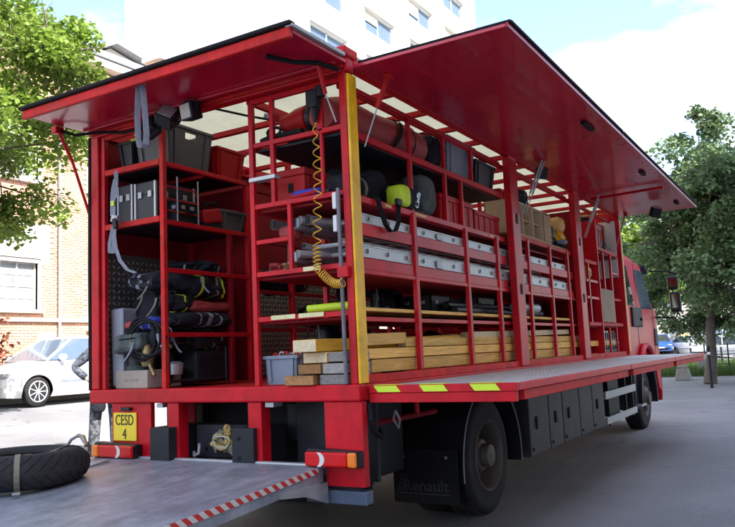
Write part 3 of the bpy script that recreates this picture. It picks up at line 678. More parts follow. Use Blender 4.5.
rail(1.0, 5.5, 3.22, .1, 5.62, 3.22, .03, .03, name='hatch_brace')
# --- folding platform on the right
for a, b_ in ((.10, 3.0), (3.02, 5.32), (5.34, 7.8)):
    P = pb('platform', 'red', .012, .96, a, b_, 1.15, 1.176, bevel=.002)
    part('tread_plate', 'checker', P, .04, .955, a+.025, b_-.003, 1.178, 1.184)
    part('edge_lip', 'red', P, .962, .985, a, b_, 1.145, 1.19, bevel=.004)
    part('lower_lip', 'redworn', P, .93, .972, a+.12, b_-.06, 1.085, 1.142, bevel=.004)
    lz = MB(); ny = int((b_-a-.06)/.045)
    for iy in range(ny):
        for ix in range(20):
            s = 1 if (ix+iy) % 2 else -1
            lozenge(lz, (.07+ix*.045, a+.05+iy*.045, 1.184), (.707, .707*s, 0), (-.707*s, .707, 0), (0, 0, 1), .021, .008, .0035)
    lz.build('raised_lozenge', 'checker', P)['kind'] = 'stuff'
part('rear_lip', 'red', T, .012, .985, .06, .098, 1.145, 1.192, bevel=.003)
part('rear_lip', 'red', T, .012, .975, .065, .11, 1.085, 1.143, bevel=.003)
for x in (.08, .40, .73):
    MB().prism([(x, 1.15), (x+.16, 1.15), (x+.13, 1.188), (x-.03, 1.188)], 'y', .056, .06).build('hazard_block', 'lime', T)
    MB().prism([(x-.03, .062), (x+.13, .062), (x+.16, .096), (x, .096)], 'z', 1.193, 1.196).build('hazard_block', 'lime', T)

# --- rear lower body
pb('tail_panel', 'red', -2.26, -1.84, -.01, .03, .56, 1.098)
pb('tail_panel', 'red', -.285, .0, -.01, .05, .575, 1.098)
pb('tail_upright', 'red', -1.66, -1.55, -.02, .08, .62, 1.098); pb('tail_upright', 'red', -.905, -.79, -.02, .08, .62, 1.098)
pb('lift_arm', 'steeldark', -1.76, -1.57, -.1, .3, .66, .93); pb('lift_arm', 'steeldark', -1.02, -.83, -.06, .3, .66, .93)
for x in (-.96,):
    for z in (.73, .86): part('bolt_hole', 'black', T, [(x, -.066, z), (x, -.058, z)], .014, fn='tube')
pb('inner_panel', 'reddark', -1.838, -1.70, .30, .32, .60, 1.09)
pb('cross_beam', 'steeldark', -1.53, -.98, .14, .3, .70, .93)
for x, z in ((-1.38, .80), (-1.30, .84), (-1.30, .78), (-1.44, .76)): part('bolt_hole', 'black', T, [(x, .13, z), (x, .139, z)], .014, fn='tube')
part('tow_hook', 'galv', T, [(-1.5, .08, .74), (-1.46, .04, .72), (-1.41, .03, .74), (-1.40, .03, .79), (-1.43, .06, .8)], .011, fn='tube', smooth=True)
part('chassis_bulkhead', 'black', T, -2.2, -.29, .5, .55, .35, 1.10)
part('bracket_light', 'galv', T, -1.79, -1.73, .0, .1, 1.065, 1.095); part('bracket_light', 'galv', T, -.77, -.70, .0, .1, 1.065, 1.095)
npl = part('number_plate', 'plate', T, -2.235, -1.985, -.022, -.012, .82, 1.03, bevel=.004)
mt = Matrix.Rotation(R_(90), 4, 'X')
text('CESD', .112, 'ink', 'lettering', npl, Matrix.Translation((-2.11, -.024, .972)) @ mt, sx=.74)
text('4', .112, 'ink', 'lettering', npl, Matrix.Translation((-2.11, -.024, .868)) @ mt, sx=.8)
part('plate_lamp', 'blackplastic', T, -2.14, -2.04, -.04, -.0, 1.045, 1.07, bevel=.006)
def taillight(x0, x1, flip):
    h = MB().prism([(x0, .70), (x1, .70), (x1, .80), (x0+.012, .815), (x0, .80)], 'y', -.085, -.012).build('tail_light', 'blackplastic', T, bevel=.012)
    w = x1-x0; X = lambda f: x0+(1-f if flip else f)*w
    for m, a, b_ in (('lamporange', .0, .17), ('lampred', .172, .99)):
        a, b_ = sorted((X(a), X(b_))); part('lens', m, h, a+.001, b_-.001, -.112, -.087, .706, .797, bevel=.02)
    c = X(.66); s = 1 if not flip else 1; out = []
    for k in range(9): a = R_(-62+124*k/8); out.append((c-.035+s*.062*math.cos(a), .7515+.044*math.sin(a)/math.sin(R_(62))))
    for k in range(9): a = R_(62-124*k/8); out.append((c-.052+s*.045*math.cos(a), .7515+.044*math.sin(a)/math.sin(R_(62))))
    MB().prism(out, 'y', -.1155, -.1125).build('reversing_lens', 'lampwhite', h)
taillight(-2.38, -1.93, False); taillight(-.385, .0, True)
pb('bumper', 'steelblue', -.47, -.01, .02, .1, .46, .545, bevel=.008); pb('bumper_bracket', 'steeldark', -.4, -.3, .08, .6, .48, .62)
pb('bumper', 'steelblue', -2.45, -2.0, .02, .1, .46, .545, bevel=.008)
# --- tail lift
TL = thing('tmp', None, None); bpy.data.objects.remove(TL)
zt = lambda y: .705+.062*y
tl = MB(); pr = [(-.04, zt(-.04)), (-1.40, zt(-1.4)), (-1.95, zt(-1.4)-.075), (-1.95, zt(-1.4)-.085), (-1.35, zt(-1.4)-.10), (-.04, zt(0)-.10)]
TLo = tl.prism(pr, 'x', -2.42, -.29).build('tail_lift', 'alupaint', T, bevel=.003)
part('end_rail', 'alu', TLo, -2.44, -.27, -.05, -.0, .69, .712, bevel=.004)
MB().prism([(-.10, zt(-.10)-.002), (-1.40, zt(-1.4)-.002), (-1.92, zt(-1.4)-.072), (-1.92, zt(-1.4)-.085), (-1.38, zt(-1.4)-.04), (-.10, zt(-.10)-.036)], 'x', -.288, -.283).build('hazard_strip', 'hazard', TLo)
MB().prism([(-.02, .60), (-.02, .47), (-.25, .55), (-.5, .58), (-.5, .61)], 'x', -.30, -.27).build('side_gusset', 'galv', TLo)
for i in range(0): part('score_line', 'galv', TLo, [(-2.4, -.1-i*.24, zt(-.1-i*.24)+.0005), (-.3, -.1-i*.24, zt(-.1-i*.24)+.0005)], .0012, fn='tube')
MB().prism([(-.22, .713), (-.52, zt(-.52)+.003), (-.52, zt(-.52)-.001), (-.22, .69)], 'x', -2.12, -2.05).build('recess_handle', 'galv', TLo)
# --- chassis, fenders, wheels
for x in (-1.75, -.85): pb('chassis_rail', 'steeldark', x-.04, x+.04, .4, 10.2, .80, 1.06)
pb('rear_tank', 'steeldark', -.75, -.1, .32, .36, .55, 1.08)
pb('lift_motor_box', 'steeldark', -.8, -.35, .42, 1.15, .5, 1.05, bevel=.02)
part('hose_bracket', 'red', T, -.3, -.2, .25, .3, .98, 1.08); part('hose', 'black', T, [(-.0, .08, 1.08), (.02, .06, .98), (.01, .1, .9), (-.05, .3, .85), (-.2, .5, .9)], .018, fn='tube', smooth=True)
part('shackle', 'galv', T, [(-.05, .5, 1.0), (-.03, .52, .94), (-.05, .54, .88), (-.08, .52, .94), (-.05, .5, 1.0)], .009, fn='tube')
part('red_brace', 'red', T, [(-.12, .95, 1.08), (-.12, .95, .92)], .02, fn='tube'); part('red_brace', 'reddark', T, [(-.12, .3, .93), (-.12, 1.25, .93)], .02, fn='tube')
def fender(x0, x1, yc, r, zc, a0=-8, a1=188):
    f = MB(); n = 22; k = 0
    for i in range(n+1):
        t = R_(a0+(a1-a0)*i/n); cy, sz = math.cos(t), math.sin(t)
        for x, rr in ((x0, r), (x1, r), (x1, r-.012), (x0, r-.012)): f.v.append((x, yc+cy*rr, zc+sz*rr))
    for i in range(n):
        for j in range(4): f.f.append((i*4+j, i*4+(j+1) % 4, i*4+4+(j+1) % 4, i*4+4+j))
    o = f.build('fender', 'blackplastic', T, True)
    pts = [(x1+.004, yc+math.cos(R_(a0+(a1-a0)*i/30))*r, zc+math.sin(R_(a0+(a1-a0)*i/30))*r) for i in range(31)]
    part('fender_edge', 'strap', o, pts, .006, fn='tube'); return o
fender(-.62, -.03, 2.17, .66, .44)
fender(-2.46, -1.9, 2.17, .66, .44)
mf = pb('mud_flap', 'black', -.60, -.03, 1.40, 1.412, .20, .62)
text('Renault', .125, 'faint', 'lettering', mf, Matrix.Translation((-.31, 1.397, .335)) @ mt, sx=1.05)
for i in range(4): MB().prism([(-.56+i*.018, .30), (-.553+i*.018, .30), (-.52+i*.018, .42), (-.527+i*.018, .42)], 'y', 1.396, 1.399).build('logo_stripe', 'faint', mf)
part('logo_bar', 'faint', mf, -.57, -.1, 1.396, 1.399, .272, .279)
for x in (-.12, -.5): part('bolt', 'galv', mf, [(x, 1.39, .56), (x, 1.4, .56)], .012, fn='tube')
def wheel(xo, yc, dual, r=.485, w=.27, side=1, front=False):
    """xo = outer face x, side=+1 outward is +x"""
    W_ = thing('wheel', None, None, (xo, yc, r)); W_.parent = T; W_.location = Vector((xo, yc, r))-T.location
    # part is an Empty-free: tyre mesh is the part itself
    bpy.data.objects.remove(W_)
    prof = [(0, .30), (0, .33), (-.005, .40), (.0, r-.05), (-.02, r-.012), (-.04, r), (-w+.04, r), (-w+.02, r-.012), (-w, r-.05), (-w, .30)]
    ty = MB().lathe([(a*side, b_) for a, b_ in prof], (xo, yc, r), 'x', 48, caps=False)
    if dual: ty.lathe([(a*side-.31*side, b_) for a, b_ in prof], (xo, yc, r), 'x', 48, caps=False)
    t = ty.build('wheel', 'tyre', T, True)
    tr = MB()
    for i in range(60):
        a = 2*math.pi*i/60; ca, sa = math.cos(a), math.sin(a)
        for dx in (-.06, -.135, -.21):
            aa = a+(.05 if dx == -.135 else 0)
            tr.obox((xo+side*dx, yc+math.cos(aa)*(r+.002), r+math.sin(aa)*(r+.002)), (.028, .017, .006), (aa-math.pi/2, 0, 0))
    o = tr.build('tread_block', 'tyre', t); o['kind'] = 'stuff'
    if front: rp_ = [(.00, .30), (.012, .285), (.0, .275), (-.02, .26), (-.02, .19), (.03, .17), (.035, .11), (.08, .10), (.08, .0)]
    else: rp_ = [(.00, .30), (.012, .29), (.0, .275), (-.06, .262), (-.15, .25), (-.15, .16), (-.06, .13), (-.05, .10), (.02, .09), (.03, .0)]
    rm = MB().lathe([(a*side, b_) for a, b_ in rp_], (xo, yc, r), 'x', 40, caps=False).build('rim', 'rim', t, True)
    xs_ = xo+side*(-.148 if not front else -.018)
    for i in range(10):
        a = 2*math.pi*i/10; part('hand_hole', 'black', rm, [(xs_, yc+.215*math.cos(a), r+.215*math.sin(a)), (xs_+side*.004, yc+.215*math.cos(a), r+.215*math.sin(a))], .026, fn='tube', n=10)
    for i in range(10):
        a = 2*math.pi*(i+.5)/10; part('wheel_nut', 'galv', rm, [(xs_, yc+.15*math.cos(a), r+.15*math.sin(a)), (xs_+side*.03, yc+.15*math.cos(a), r+.15*math.sin(a))], .013, fn='tube', n=6)
    return t
wheel(-.06, 2.12, True); wheel(-2.44, 2.12, True, side=-1)
wheel(-.10, 8.87, False, front=True); wheel(-2.40, 8.87, False, side=-1, front=True)
pb('rear_axle', 'steeldark', -1.9, -.6, 2.04, 2.2, .40, .56)
# lockers
for i, (a, b_) in enumerate(((3.12, 3.72), (3.74, 4.2), (4.22, 4.86), (4.88, 5.42), (5.44, 6.0))):
    d = pb('side_locker', 'lockergrey', -.6, -.035, a, b_, .33, .93 if i < 3 else .93, bevel=.01)
    if i != 3: part('latch', 'steeldark', d, -.034, -.018, a+.18, a+.24, .58, .7, bevel=.004)
    part('latch', 'black', d, -.034, -.026, a+.05, a+.08, .38, .41); part('hinge', 'steeldark', d, -.034, -.026, a+.03, b_-.03, .895, .915, bevel=.003)
    for zz in (.37, .88): part('screw', 'galv', d, [(-.034, b_-.04, zz), (-.029, b_-.04, zz)], .008, fn='tube', n=6)
for a, b_ in ((.9, 1.5), (3.1, 5.9)): pb('side_locker', 'lockergrey', -2.46, -1.95, a, b_, .33, 1.05, bevel=.01)
pb('side_guard', 'alu', -.05, -.02, 6.05, 7.85, .66, .76, bevel=.004); pb('side_guard', 'alu', -.05, -.02, 6.05, 7.85, .34, .43, bevel=.004)
for y in (6.3, 7.3, 7.75): pb('guard_strut', 'steeldark', -.08, -.05, y, y+.05, .3, 1.1)
part('air_tank', 'steeldark', T, [(-.4, 6.2, .62), (-.4, 7.5, .62)], .2, fn='tube', n=20, smooth=True)
pb('side_guard', 'alu', -2.5, -2.47, 6.05, 7.85, .34, .43); pb('side_guard', 'alu', -2.5, -2.47, 6.05, 7.85, .66, .76)
pb('battery_box', 'steeldark', -.5, -.1, 6.5, 7.1, .4, .95)

# --- cab
cx0, cx1 = -2.42, -.07
def cab_sec(y, zb, zt_, in_): return [(cx0+in_*.2, zb), (cx1-in_*.2, zb), (cx1, zb+.15), (cx1, 1.95), (cx1-.09-in_, zt_-.18), (cx1-.28-in_, zt_), (cx0+.28+in_, zt_), (cx0+.09+in_, zt_-.18), (cx0, 1.95), (cx0, zb+.15)]
cb = MB(); secs = [(7.78, .95, 2.84, 0), (7.9, .95, 2.88, 0), (9.6, .95, 2.86, 0), (9.85, .95, 2.72, .02), (10.0, .6, 2.52, .04), (10.2, .5, 1.9, .02), (10.25, .45, 1.2, .03), (10.2, .35, .5, .05)]
for s in secs: cb.v += [(x, s[0], z) for x, z in cab_sec(*s)] if s[2] > 1.95+.3 else [(x, s[0], min(z, s[2])) for x, z in cab_sec(s[0], s[1], 2.4, s[3])]
for i in range(len(secs)-1):
    for j in range(10): cb.f.append((i*10+j, i*10+(j+1) % 10, i*10+10+(j+1) % 10, i*10+10+j))
cb.f += [tuple(range(10)), tuple(reversed(range(70, 80)))]
cab = cb.build('cab', 'red', T, True)
XW = cx1+.004
def win(y0, y1, z0, z1, y0t=None, y1t=None, m='glass'):
    y0t = y0 if y0t is None else y0t; y1t = y1 if y1t is None else y1t
    xt = cx1-(z1-1.95)/.85*.09+.004
    g_ = MB().add([(XW, y0, z0), (XW, y1, z0), (xt, y1t, z1), (xt, y0t, z1), (XW+.008, y0+.02, z0+.02), (XW+.008, y1-.02, z0+.02), (xt+.008, y1t-.02, z1-.02), (xt+.008, y0t+.02, z1-.02)],
                  [(4, 5, 6, 7), (0, 1, 5, 4), (1, 2, 6, 5), (2, 3, 7, 6), (3, 0, 4, 7)])
    return g_.build('window', m, cab)
win(7.95, 8.45, 1.95, 2.6, 7.98, 8.4); win(8.95, 9.85, 1.93, 2.58, 9.0, 9.6, 'glassblue')
part('windscreen', 'glassblue', cab, (-1.245, 10.125, 2.2), (1.05, .01, .36), fn='obox', rot=(R_(20), 0, 0))
part('side_panel', 'steeldark', cab, cx1, cx1+.03, 8.2, 8.9, 1.62, 1.93, bevel=.03)
part('door_seam', 'black', cab, cx1+.001, cx1+.004, 8.62, 8.632, 1.1, 2.7); part('door_seam', 'black', cab, cx1+.001, cx1+.004, 9.9, 9.912, 1.0, 2.0)
part('door_handle', 'black', cab, cx1, cx1+.03, 8.7, 8.85, 1.72, 1.77)
part('grille_panel', 'steeldark', cab, cx1-.02, cx1+.02, 9.9, 10.15, 1.3, 1.6, bevel=.02)
part('sun_visor', 'blackplastic', cab, (-1.245, 10.1, 2.66), (1.1, .14, .02), fn='obox', rot=(R_(-25), 0, 0), bevel=.008)
part('roof_beacon', 'blackplastic', cab, -.55, -.25, 8.5, 8.9, 2.88, 3.02, bevel=.04)
pb('cab_step', 'steeldark', -.35, -.08, 8.05, 8.3, .35, .98, bevel=.02); pb('cab_step', 'alu', -.3, .0, 8.1, 8.45, .40, .43)
fender(-.5, -.02, 8.87, .60, .5); part('arch_trim', 'red', T, [(-.03, 8.95+.55*math.cos(R_(a)), .82+.5*math.sin(R_(a))) for a in range(25, 156, 10)], .045, fn='tube', smooth=True)
pb('front_mud_guard', 'black', -.5, -.02, 9.45, 9.5, .38, 1.1)
part('mirror_arm', 'black', T, [(cx1, 10.0, 2.62), (.2, 10.3, 2.6), (.32, 10.35, 2.55)], .014, fn='tube'); part('mirror_arm', 'black', T, [(cx1, 10.1, 1.8), (.25, 10.3, 1.78), (.3, 10.35, 1.9)], .014, fn='tube')
mi = pb('wing_mirror', 'blackplastic', .17, .35, 10.30, 10.42, 1.88, 2.24, bevel=.03); part('mirror_glass', 'mirror', mi, .21, .31, 10.292, 10.298, 1.95, 2.2)
mi = pb('wing_mirror', 'blackplastic', .15, .33, 10.30, 10.42, 2.28, 2.52, bevel=.03); part('mirror_glass', 'mirror', mi, .18, .30, 10.292, 10.298, 2.33, 2.47)
# ---------------------------------------------------------------- equipment carried on the racks
def euro_crate(label, x, y, z, w, d, h, m, group=None, name='plastic_crate', taper=.03, hole='x'):
    t = thing(name, label, 'crate', (x, y, z), group); X, Y_, Z = w/2, d/2, h; th = .008; b = MB()
    def wallp(p0, p1, q0, q1):  # bottom p, top q ; outer wall quad extruded inwards
        c = Vector((x, y, 0)); vs = []
        for (px, py), zz in ((p0, z), (p1, z), (q1, z+Z), (q0, z+Z)): vs.append((x+px, y+py, zz))
        n = Vector((p0[0]+p1[0], p0[1]+p1[1], 0)).normalized()*th
        vs += [(v[0]-n.x, v[1]-n.y, v[2]) for v in vs]
        b.add(vs, [(0, 1, 2, 3), (7, 6, 5, 4), (0, 4, 5, 1), (1, 5, 6, 2), (2, 6, 7, 3), (3, 7, 4, 0)])
    xb, yb = X-taper, Y_-taper
    lerp = lambda a, c, k: a+(c-a)*k
    for s in (1, -1):
        if hole == 'x':   # the two x-facing ends carry a hand hole
            def pt(fy, fz): return (s*lerp(xb, X, fz), lerp(yb, Y_, fz)*fy)
            def pan(f0, f1, g0, g1):
                vs = [(x+pt(f, g)[0], y+pt(f, g)[1], z+Z*g) for f, g in ((f0, g0), (f1, g0), (f1, g1), (f0, g1))]
                vs += [(v[0]-s*th, v[1], v[2]) for v in vs]
                b.add(vs, [(0, 1, 2, 3), (7, 6, 5, 4), (0, 4, 5, 1), (1, 5, 6, 2), (2, 6, 7, 3), (3, 7, 4, 0)])
            pan(-1, 1, 0, .72); pan(-1, -.25, .72, .88); pan(.25, 1, .72, .88); pan(-1, 1, .88, 1)
        else: wallp((s*xb, -yb), (s*xb, yb), (s*X, -Y_), (s*X, Y_))
        wallp((-xb, s*yb), (xb, s*yb), (-X, s*Y_), (X, s*Y_))
    b.box(x-xb, x+xb, y-yb, y+yb, z+.004, z+.012)
    b.build('body', m, t)
    r = MB()
    for s in (1, -1):
        r.box(x+s*X-.012, x+s*X+.012, y-Y_-.012, y+Y_+.012, z+h-.018, z+h+.006); r.box(x-X+.013, x+X-.013, y+s*Y_-.012, y+s*Y_+.012, z+h-.018, z+h+.006)
    r.build('rim', m, t, bevel=.003)
    for s in (1, -1):
        for f in (-.72, .72):
            MB().bar((x+s*(xb+.006), y+f*yb, z+.02), (x+s*(X+.004), y+f*Y_, z+h-.02), .014, .022, up=(0, 1, 0)).build('rib', m, t)
            MB().bar((x+f*xb, y+s*(yb+.006), z+.02), (x+f*X, y+s*(Y_+.004), z+h-.02), .022, .014, up=(0, 1, 0)).build('rib', m, t)
    return t
def tool_case(label, x, y, z, w, d, h, m='cratedark', edge='alu', rot=0):
    t = thing('tool_case', label, 'case', (x, y, z))
    part('body', m, t, x-w/2, x+w/2, y-d/2, y+d/2, z, z+h, bevel=.012)
    for sx in (-1, 1):
        for sy in (-1, 1): part('corner_edge', edge, t, x+sx*w/2-.01, x+sx*w/2+.01, y+sy*d/2-.01, y+sy*d/2+.01, z+.005, z+h-.005, bevel=.004)
    part('lid_seam', 'black', t, x-w/2-.003, x+w/2+.003, y-d/2-.003, y+d/2+.003, z+h*.68, z+h*.69)
    for k in (-.25, .25):
        part('latch', 'galv', t, x+k*w-.02, x+k*w+.02, y-d/2-.012, y-d/2, z+h*.6, z+h*.76, bevel=.003)
        part('latch', 'galv', t, x+w/2, x+w/2+.012, y+k*d-.02, y+k*d+.02, z+h*.6, z+h*.76, bevel=.003)
    part('handle', 'black', t, [(x+w/2+.005, y-.06, z+h*.45), (x+w/2+.03, y-.04, z+h*.45), (x+w/2+.03, y+.04, z+h*.45), (x+w/2+.005, y+.06, z+h*.45)], .007, fn='tube')
    return t
def bag(label, c, h, m, straps=(), seed=1, e=3.2, amp=.24, rot=(0, 0, 0), name='kit_bag', extra=True):
    c = Vector(c); t = thing(name, label, 'bag', (c.x, c.y, c.z-h[2]))
    part('body', m, t, c, h, fn='blob', e=e, nu=56, nv=30, amp=amp, seed=seed, rot=rot, smooth=True, freq=5)
    from mathutils import Euler
    mt_ = Euler(rot).to_matrix()
    for axis, pos, sm, wd in straps:
        pts = []
        for i in range(29):
            a = 2*math.pi*i/28; sg = lambda v: math.copysign(abs(v)**(2/e), v)
            if axis == 'y': p = Vector((sg(math.cos(a))*h[0]*1.015, pos*h[1], sg(math.sin(a))*h[2]*1.015)); k_ = (1-abs(pos)**e)**(1/e); p.x *= k_; p.z *= k_; p *= 1+amp*wrinkle(p, seed, 5); sd_ = mt_@Vector((0, 1, 0))
            else: p = Vector((pos*h[0], sg(math.cos(a))*h[1]*1.015, sg(math.sin(a))*h[2]*1.015)); k_ = (1-abs(pos)**e)**(1/e); p.y *= k_; p.z *= k_; p *= 1+amp*wrinkle(p, seed, 5); sd_ = mt_@Vector((1, 0, 0))
            pts.append(c+mt_@p)
        part('band', sm, t, pts, wd*.7, fn='ribbon', side=sd_, th=.004)
    if extra:
        rr_ = random.Random(seed*13)
        for q in range(2):
            x_ = rr_.uniform(-.8, .8)*h[0]; y_ = -h[1]*1.02; z_ = rr_.uniform(-.2, .9)*h[2]
            if q == 1: x_, y_ = h[0]*1.02, rr_.uniform(-.7, .7)*h[1]
            part('loose_strap', rr_.choice(['black', 'tan', 'strap', 'black']), t, [c+mt_@Vector((x_+.006*k*k*(1 if seed % 2 else -1), y_-.004*k, z_-.035*k)) for k in range(5)], .018, .003, ((1, .2, .1) if q < 1 else (0, 1, .1)), fn='ribbon')
        part('carry_handle', 'black', t, [c+mt_@Vector((h[0]*k, -h[1]*.2, h[2]*(1.0+.22*math.sin(math.pi*(k+.5)))) ) for k in (-.5, -.3, -.1, .1, .3, .5)], .009, fn='tube', smooth=True)
        part('zip', 'black', t, [c+mt_@Vector((h[0]*k*.9, -h[1]*1.0*(1-abs(k)**3)**.33, h[2]*.35)) for k in (-.95, -.7, -.4, 0, .4, .7, .95)], .005, fn='tube')
    return t
# --- left module, top deck
euro_crate('dark grey crate with a hand hole at the near corner of the upper left shelf', -1.93, .36, 2.935, .38, .50, .33, 'crategrey')
euro_crate('charcoal crate beside the left post on the top shelf', -2.22, .32, 2.935, .18, .42, .25, 'cratedark', hole='y')
euro_crate('red crate behind the dark grey crate on the upper left shelf', -1.93, .845, 2.935, .38, .36, .25, 'redplastic', hole='y')
t = thing('spirit_level', 'short yellow tool lying in the charcoal crate by the hanging strap', 'tool', (-2.0, .1, 3.2)); part('body', 'lime', t, -2.11, -2.00, .06, .08, 3.165, 3.18, bevel=.003); part('end_cap', 'black', t, -2.002, -1.99, .058, .082, 3.163, 3.182)
# deck 2
tool_case('black flight case with bare metal edges under the charcoal crate', -2.22, .3, 2.49, .16, .4, .34)
tool_case('black case with pale upright edge next to the left module post', -1.98, .3, 2.49, .22, .42, .33)
cage = thing('wire_basket', 'upright wire basket holding dark red gear at the end of the left middle shelf', 'basket', (-1.8, .25, 2.475))
for y in (.07, .2, .43): 
    part('upright_wire', 'galv', cage, [(-1.745, y, 2.475), (-1.745, y, 2.84)], .006, fn='tube')
for z in (2.56, 2.65, 2.75): part('cross_wire', 'redplastic', cage, [(-1.75, .07, z), (-1.75, .43, z)], .007, fn='tube')
tool_case('small black box behind the wire basket', -1.85, .33, 2.475, .16, .2, .2, 'blackplastic', 'black')
rc = thing('red_chain_tool', 'red and black cutting tool on the left middle shelf before the grey tray', 'tool', (-1.8, .58, 2.475))
part('body', 'redplastic', rc, (-1.80, .60, 2.58), (.07, .11, .06), fn='obox', rot=(R_(12), 0, 0), bevel=.02); part('grip', 'black', rc, [(-1.78, .52, 2.60), (-1.77, .55, 2.68), (-1.77, .66, 2.70), (-1.78, .70, 2.63)], .013, fn='tube', smooth=True); part('base', 'black', rc, -1.87, -1.74, .5, .68, 2.475, 2.53, bevel=.01)
euro_crate('low grey green tray at the far end of the left middle shelf', -1.9, .85, 2.475, .34, .33, .17, 'fabricgrey', hole='y')
bag('red cloth bundle heaped in the low grey green tray', (-1.88, .85, 2.63), (.13, .13, .05), 'fabricred', seed=9, amp=.25, extra=False, name='cloth_bundle')
# below
bag('long dark kit bag with white label lying on top of the left pile', (-2.05, .38, 2.03), (.28, .30, .085), 'fabricdark', [('x', .0, 'strap', .05), ('x', -.6, 'strap', .02)], 2, rot=(0, R_(3), 0))
bag('dark bag with yellow green bands behind the left post', (-1.90, .55, 2.0), (.20, .22, .10), 'fabricdark', [('y', -.55, 'lime', .03), ('y', .25, 'tan', .035), ('y', .6, 'lime', .04)], 3)
bag('red holdall squeezed between dark bags in the left compartment', (-1.9, .62, 1.83), (.17, .3, .055), 'fabricred', seed=4, extra=False)
bag('black bag with a row of white marks in the left compartment', (-1.9, .5, 1.72), (.2, .35, .06), 'fabricdark', [('y', -.3, 'strap', .02), ('y', .0, 'strap', .06), ('y', .3, 'strap', .03)], 5, extra=False)
bag('folded grey green bag on top of the black cylinder', (-2.12, .10, 1.56), (.165, .10, .075), 'fabricgrey', [('x', .3, 'tan', .02)], 6, e=4, rot=(0, R_(-3), 0))
bag('blue and white cloth bundle above the folded grey green bag', (-2.0, .16, 1.70), (.13, .08, .06), 'fabricblue', [('x', -.4, 'strap', .03), ('x', .4, 'strap', .02)], 7, extra=False, name='cloth_bundle')
bag('small red pouch beside the blue cloth bundle', (-2.19, .14, 1.70), (.055, .05, .03), 'fabricred', seed=8, extra=False, name='pouch')
bag('dark rucksack hanging behind the left pile', (-2.15, .35, 1.78), (.17, .14, .2), 'fabricdark', [('y', 0, 'black', .03)], 12)
cy = thing('air_cylinder', 'black air cylinder standing under the folded bag', 'cylinder', (-2.17, .18, 1.205))
part('body', 'blackplastic', cy, [(0, .06), (.01, .085), (.22, .09), (.27, .07), (.29, .03)], (-2.17, .18, 1.21), fn='lathe', smooth=True); part('valve', 'gold', cy, [(-2.17, .18, 1.49), (-2.17, .18, 1.52)], .015, fn='tube'); part('label_band', 'fabricgrey', cy, [(.0, .0915), (.05, .0915)], (-2.17, .18, 1.33), fn='lathe')
hl = thing('hose_reel', 'brass coupling on a coiled hose next to the black cylinder', 'hose', (-1.97, .12, 1.205))
part('coil', 'blackplastic', hl, [(-1.96+.10*math.cos(a*.5), .22, 1.36+.12*math.sin(a*.5)) for a in range(14)], .035, fn='tube', smooth=True, closed=False)
part('coupling', 'gold', hl, [(-.03, .035), (.0, .05), (.05, .055), (.09, .04), (.13, .042), (.14, .02)], (-1.99, .10, 1.40), 'z', fn='lathe', smooth=True)
part('coupling_pipe', 'gold', hl, [(-1.97, .1, 1.42), (-1.92, .07, 1.36), (-1.87, .06, 1.30)], .014, fn='tube', smooth=True)
cb_ = thing('cardboard_box', 'closed beige cardboard box at the bottom of the left compartment', 'box', (-2.1, .16, 1.205)); part('carton', 'cardboard', cb_, (-2.11, .22, 1.275), (.20, .16, .068), fn='obox', rot=(0, 0, R_(-6)), bevel=.004); part('flap_seam', 'woodgrey', cb_, (-2.11, .22, 1.3435), (.20, .003, .0008), fn='obox', rot=(0, 0, R_(-6))); part('printed_band', 'woodgrey', cb_, (-2.125, .06, 1.27), (.09, .001, .010), fn='obox', rot=(0, 0, R_(-6)))
gp = thing('grey_board', 'flat grey board standing upright against the left post', 'board', (-2.33, .1, 1.205)); part('sheet', 'greypanel', gp, (-2.325, .20, 1.53), (.075, .10, .31), fn='obox', rot=(0, R_(-2), 0), bevel=.02); part('edge_trim', 'cratelight', gp, (-2.25, .098, 1.53), (.008, .006, .30), fn='obox')
gn = thing('generator', 'black framed machine low in the left compartment behind the post', 'generator', (-1.85, .55, 1.205))
part('engine_block', 'blackplastic', gn, -1.98, -1.76, .4, .75, 1.22, 1.48, bevel=.03)
for y in (.1, .74): part('frame_tube', 'blackplastic', gn, [(-1.76, y, 1.22), (-1.76, y, 1.5), (-1.8, y, 1.54), (-2.0, y, 1.54)], .012, fn='tube', smooth=True)
for z in (1.25, 1.54): part('frame_tube', 'blackplastic', gn, [(-1.765, .1, z), (-1.765, .74, z)], .012, fn='tube')
part('fuel_cap', 'gold', gn, [(0, .03), (.04, .03), (.045, .01)], (-1.8, .14, 1.5), fn='lathe'); part('filter', 'galv', gn, [(0, .05), (.08, .06), (.1, .03)], (-1.81, .22, 1.3), fn='lathe', smooth=True)
for i, (lb, x, y, z, h_, m_) in enumerate((('dark jacket bundle stuffed over the black bag behind the left module upright', -1.84, .25, 1.86, (.10, .16, .07), 'fabricdark'), ('black glove heap beside the blue cloth bundle', -1.86, .12, 1.60, (.09, .07, .07), 'fabricdark'), ('dark sack under the lowest rail of the left compartment', -1.80, .55, 1.56, (.05, .22, .06), 'fabricdark'), ('grey green roll behind the machine in the left compartment', -2.1, .75, 1.5, (.12, .12, .2), 'fabricgrey'), ('black bag lying above the long kit bag in the left compartment', -2.0, .7, 2.17, (.2, .2, .05), 'fabricdark'), ('dark bag behind the grey board in the left compartment', -2.25, .5, 1.45, (.1, .14, .22), 'fabricdark'))):
    bag(lb, (x, y, z), h_, m_, [('y', .2, ('lime', 'strap', 'tan')[i % 3], .025)], 80+i, amp=.4)
hc = thing('hose_coil', 'black hose looped over the front of the left pile of bags', 'hose', (-1.95, .06, 1.5))
for k in range(3): part('turn', 'black', hc, [(-2.0+.05*k+(.15+.02*k)*math.cos(a*.45), .05-.012*k, 1.58+(.17-.02*k)*math.sin(a*.45)) for a in range(14)], .011, fn='tube', closed=True, smooth=True)
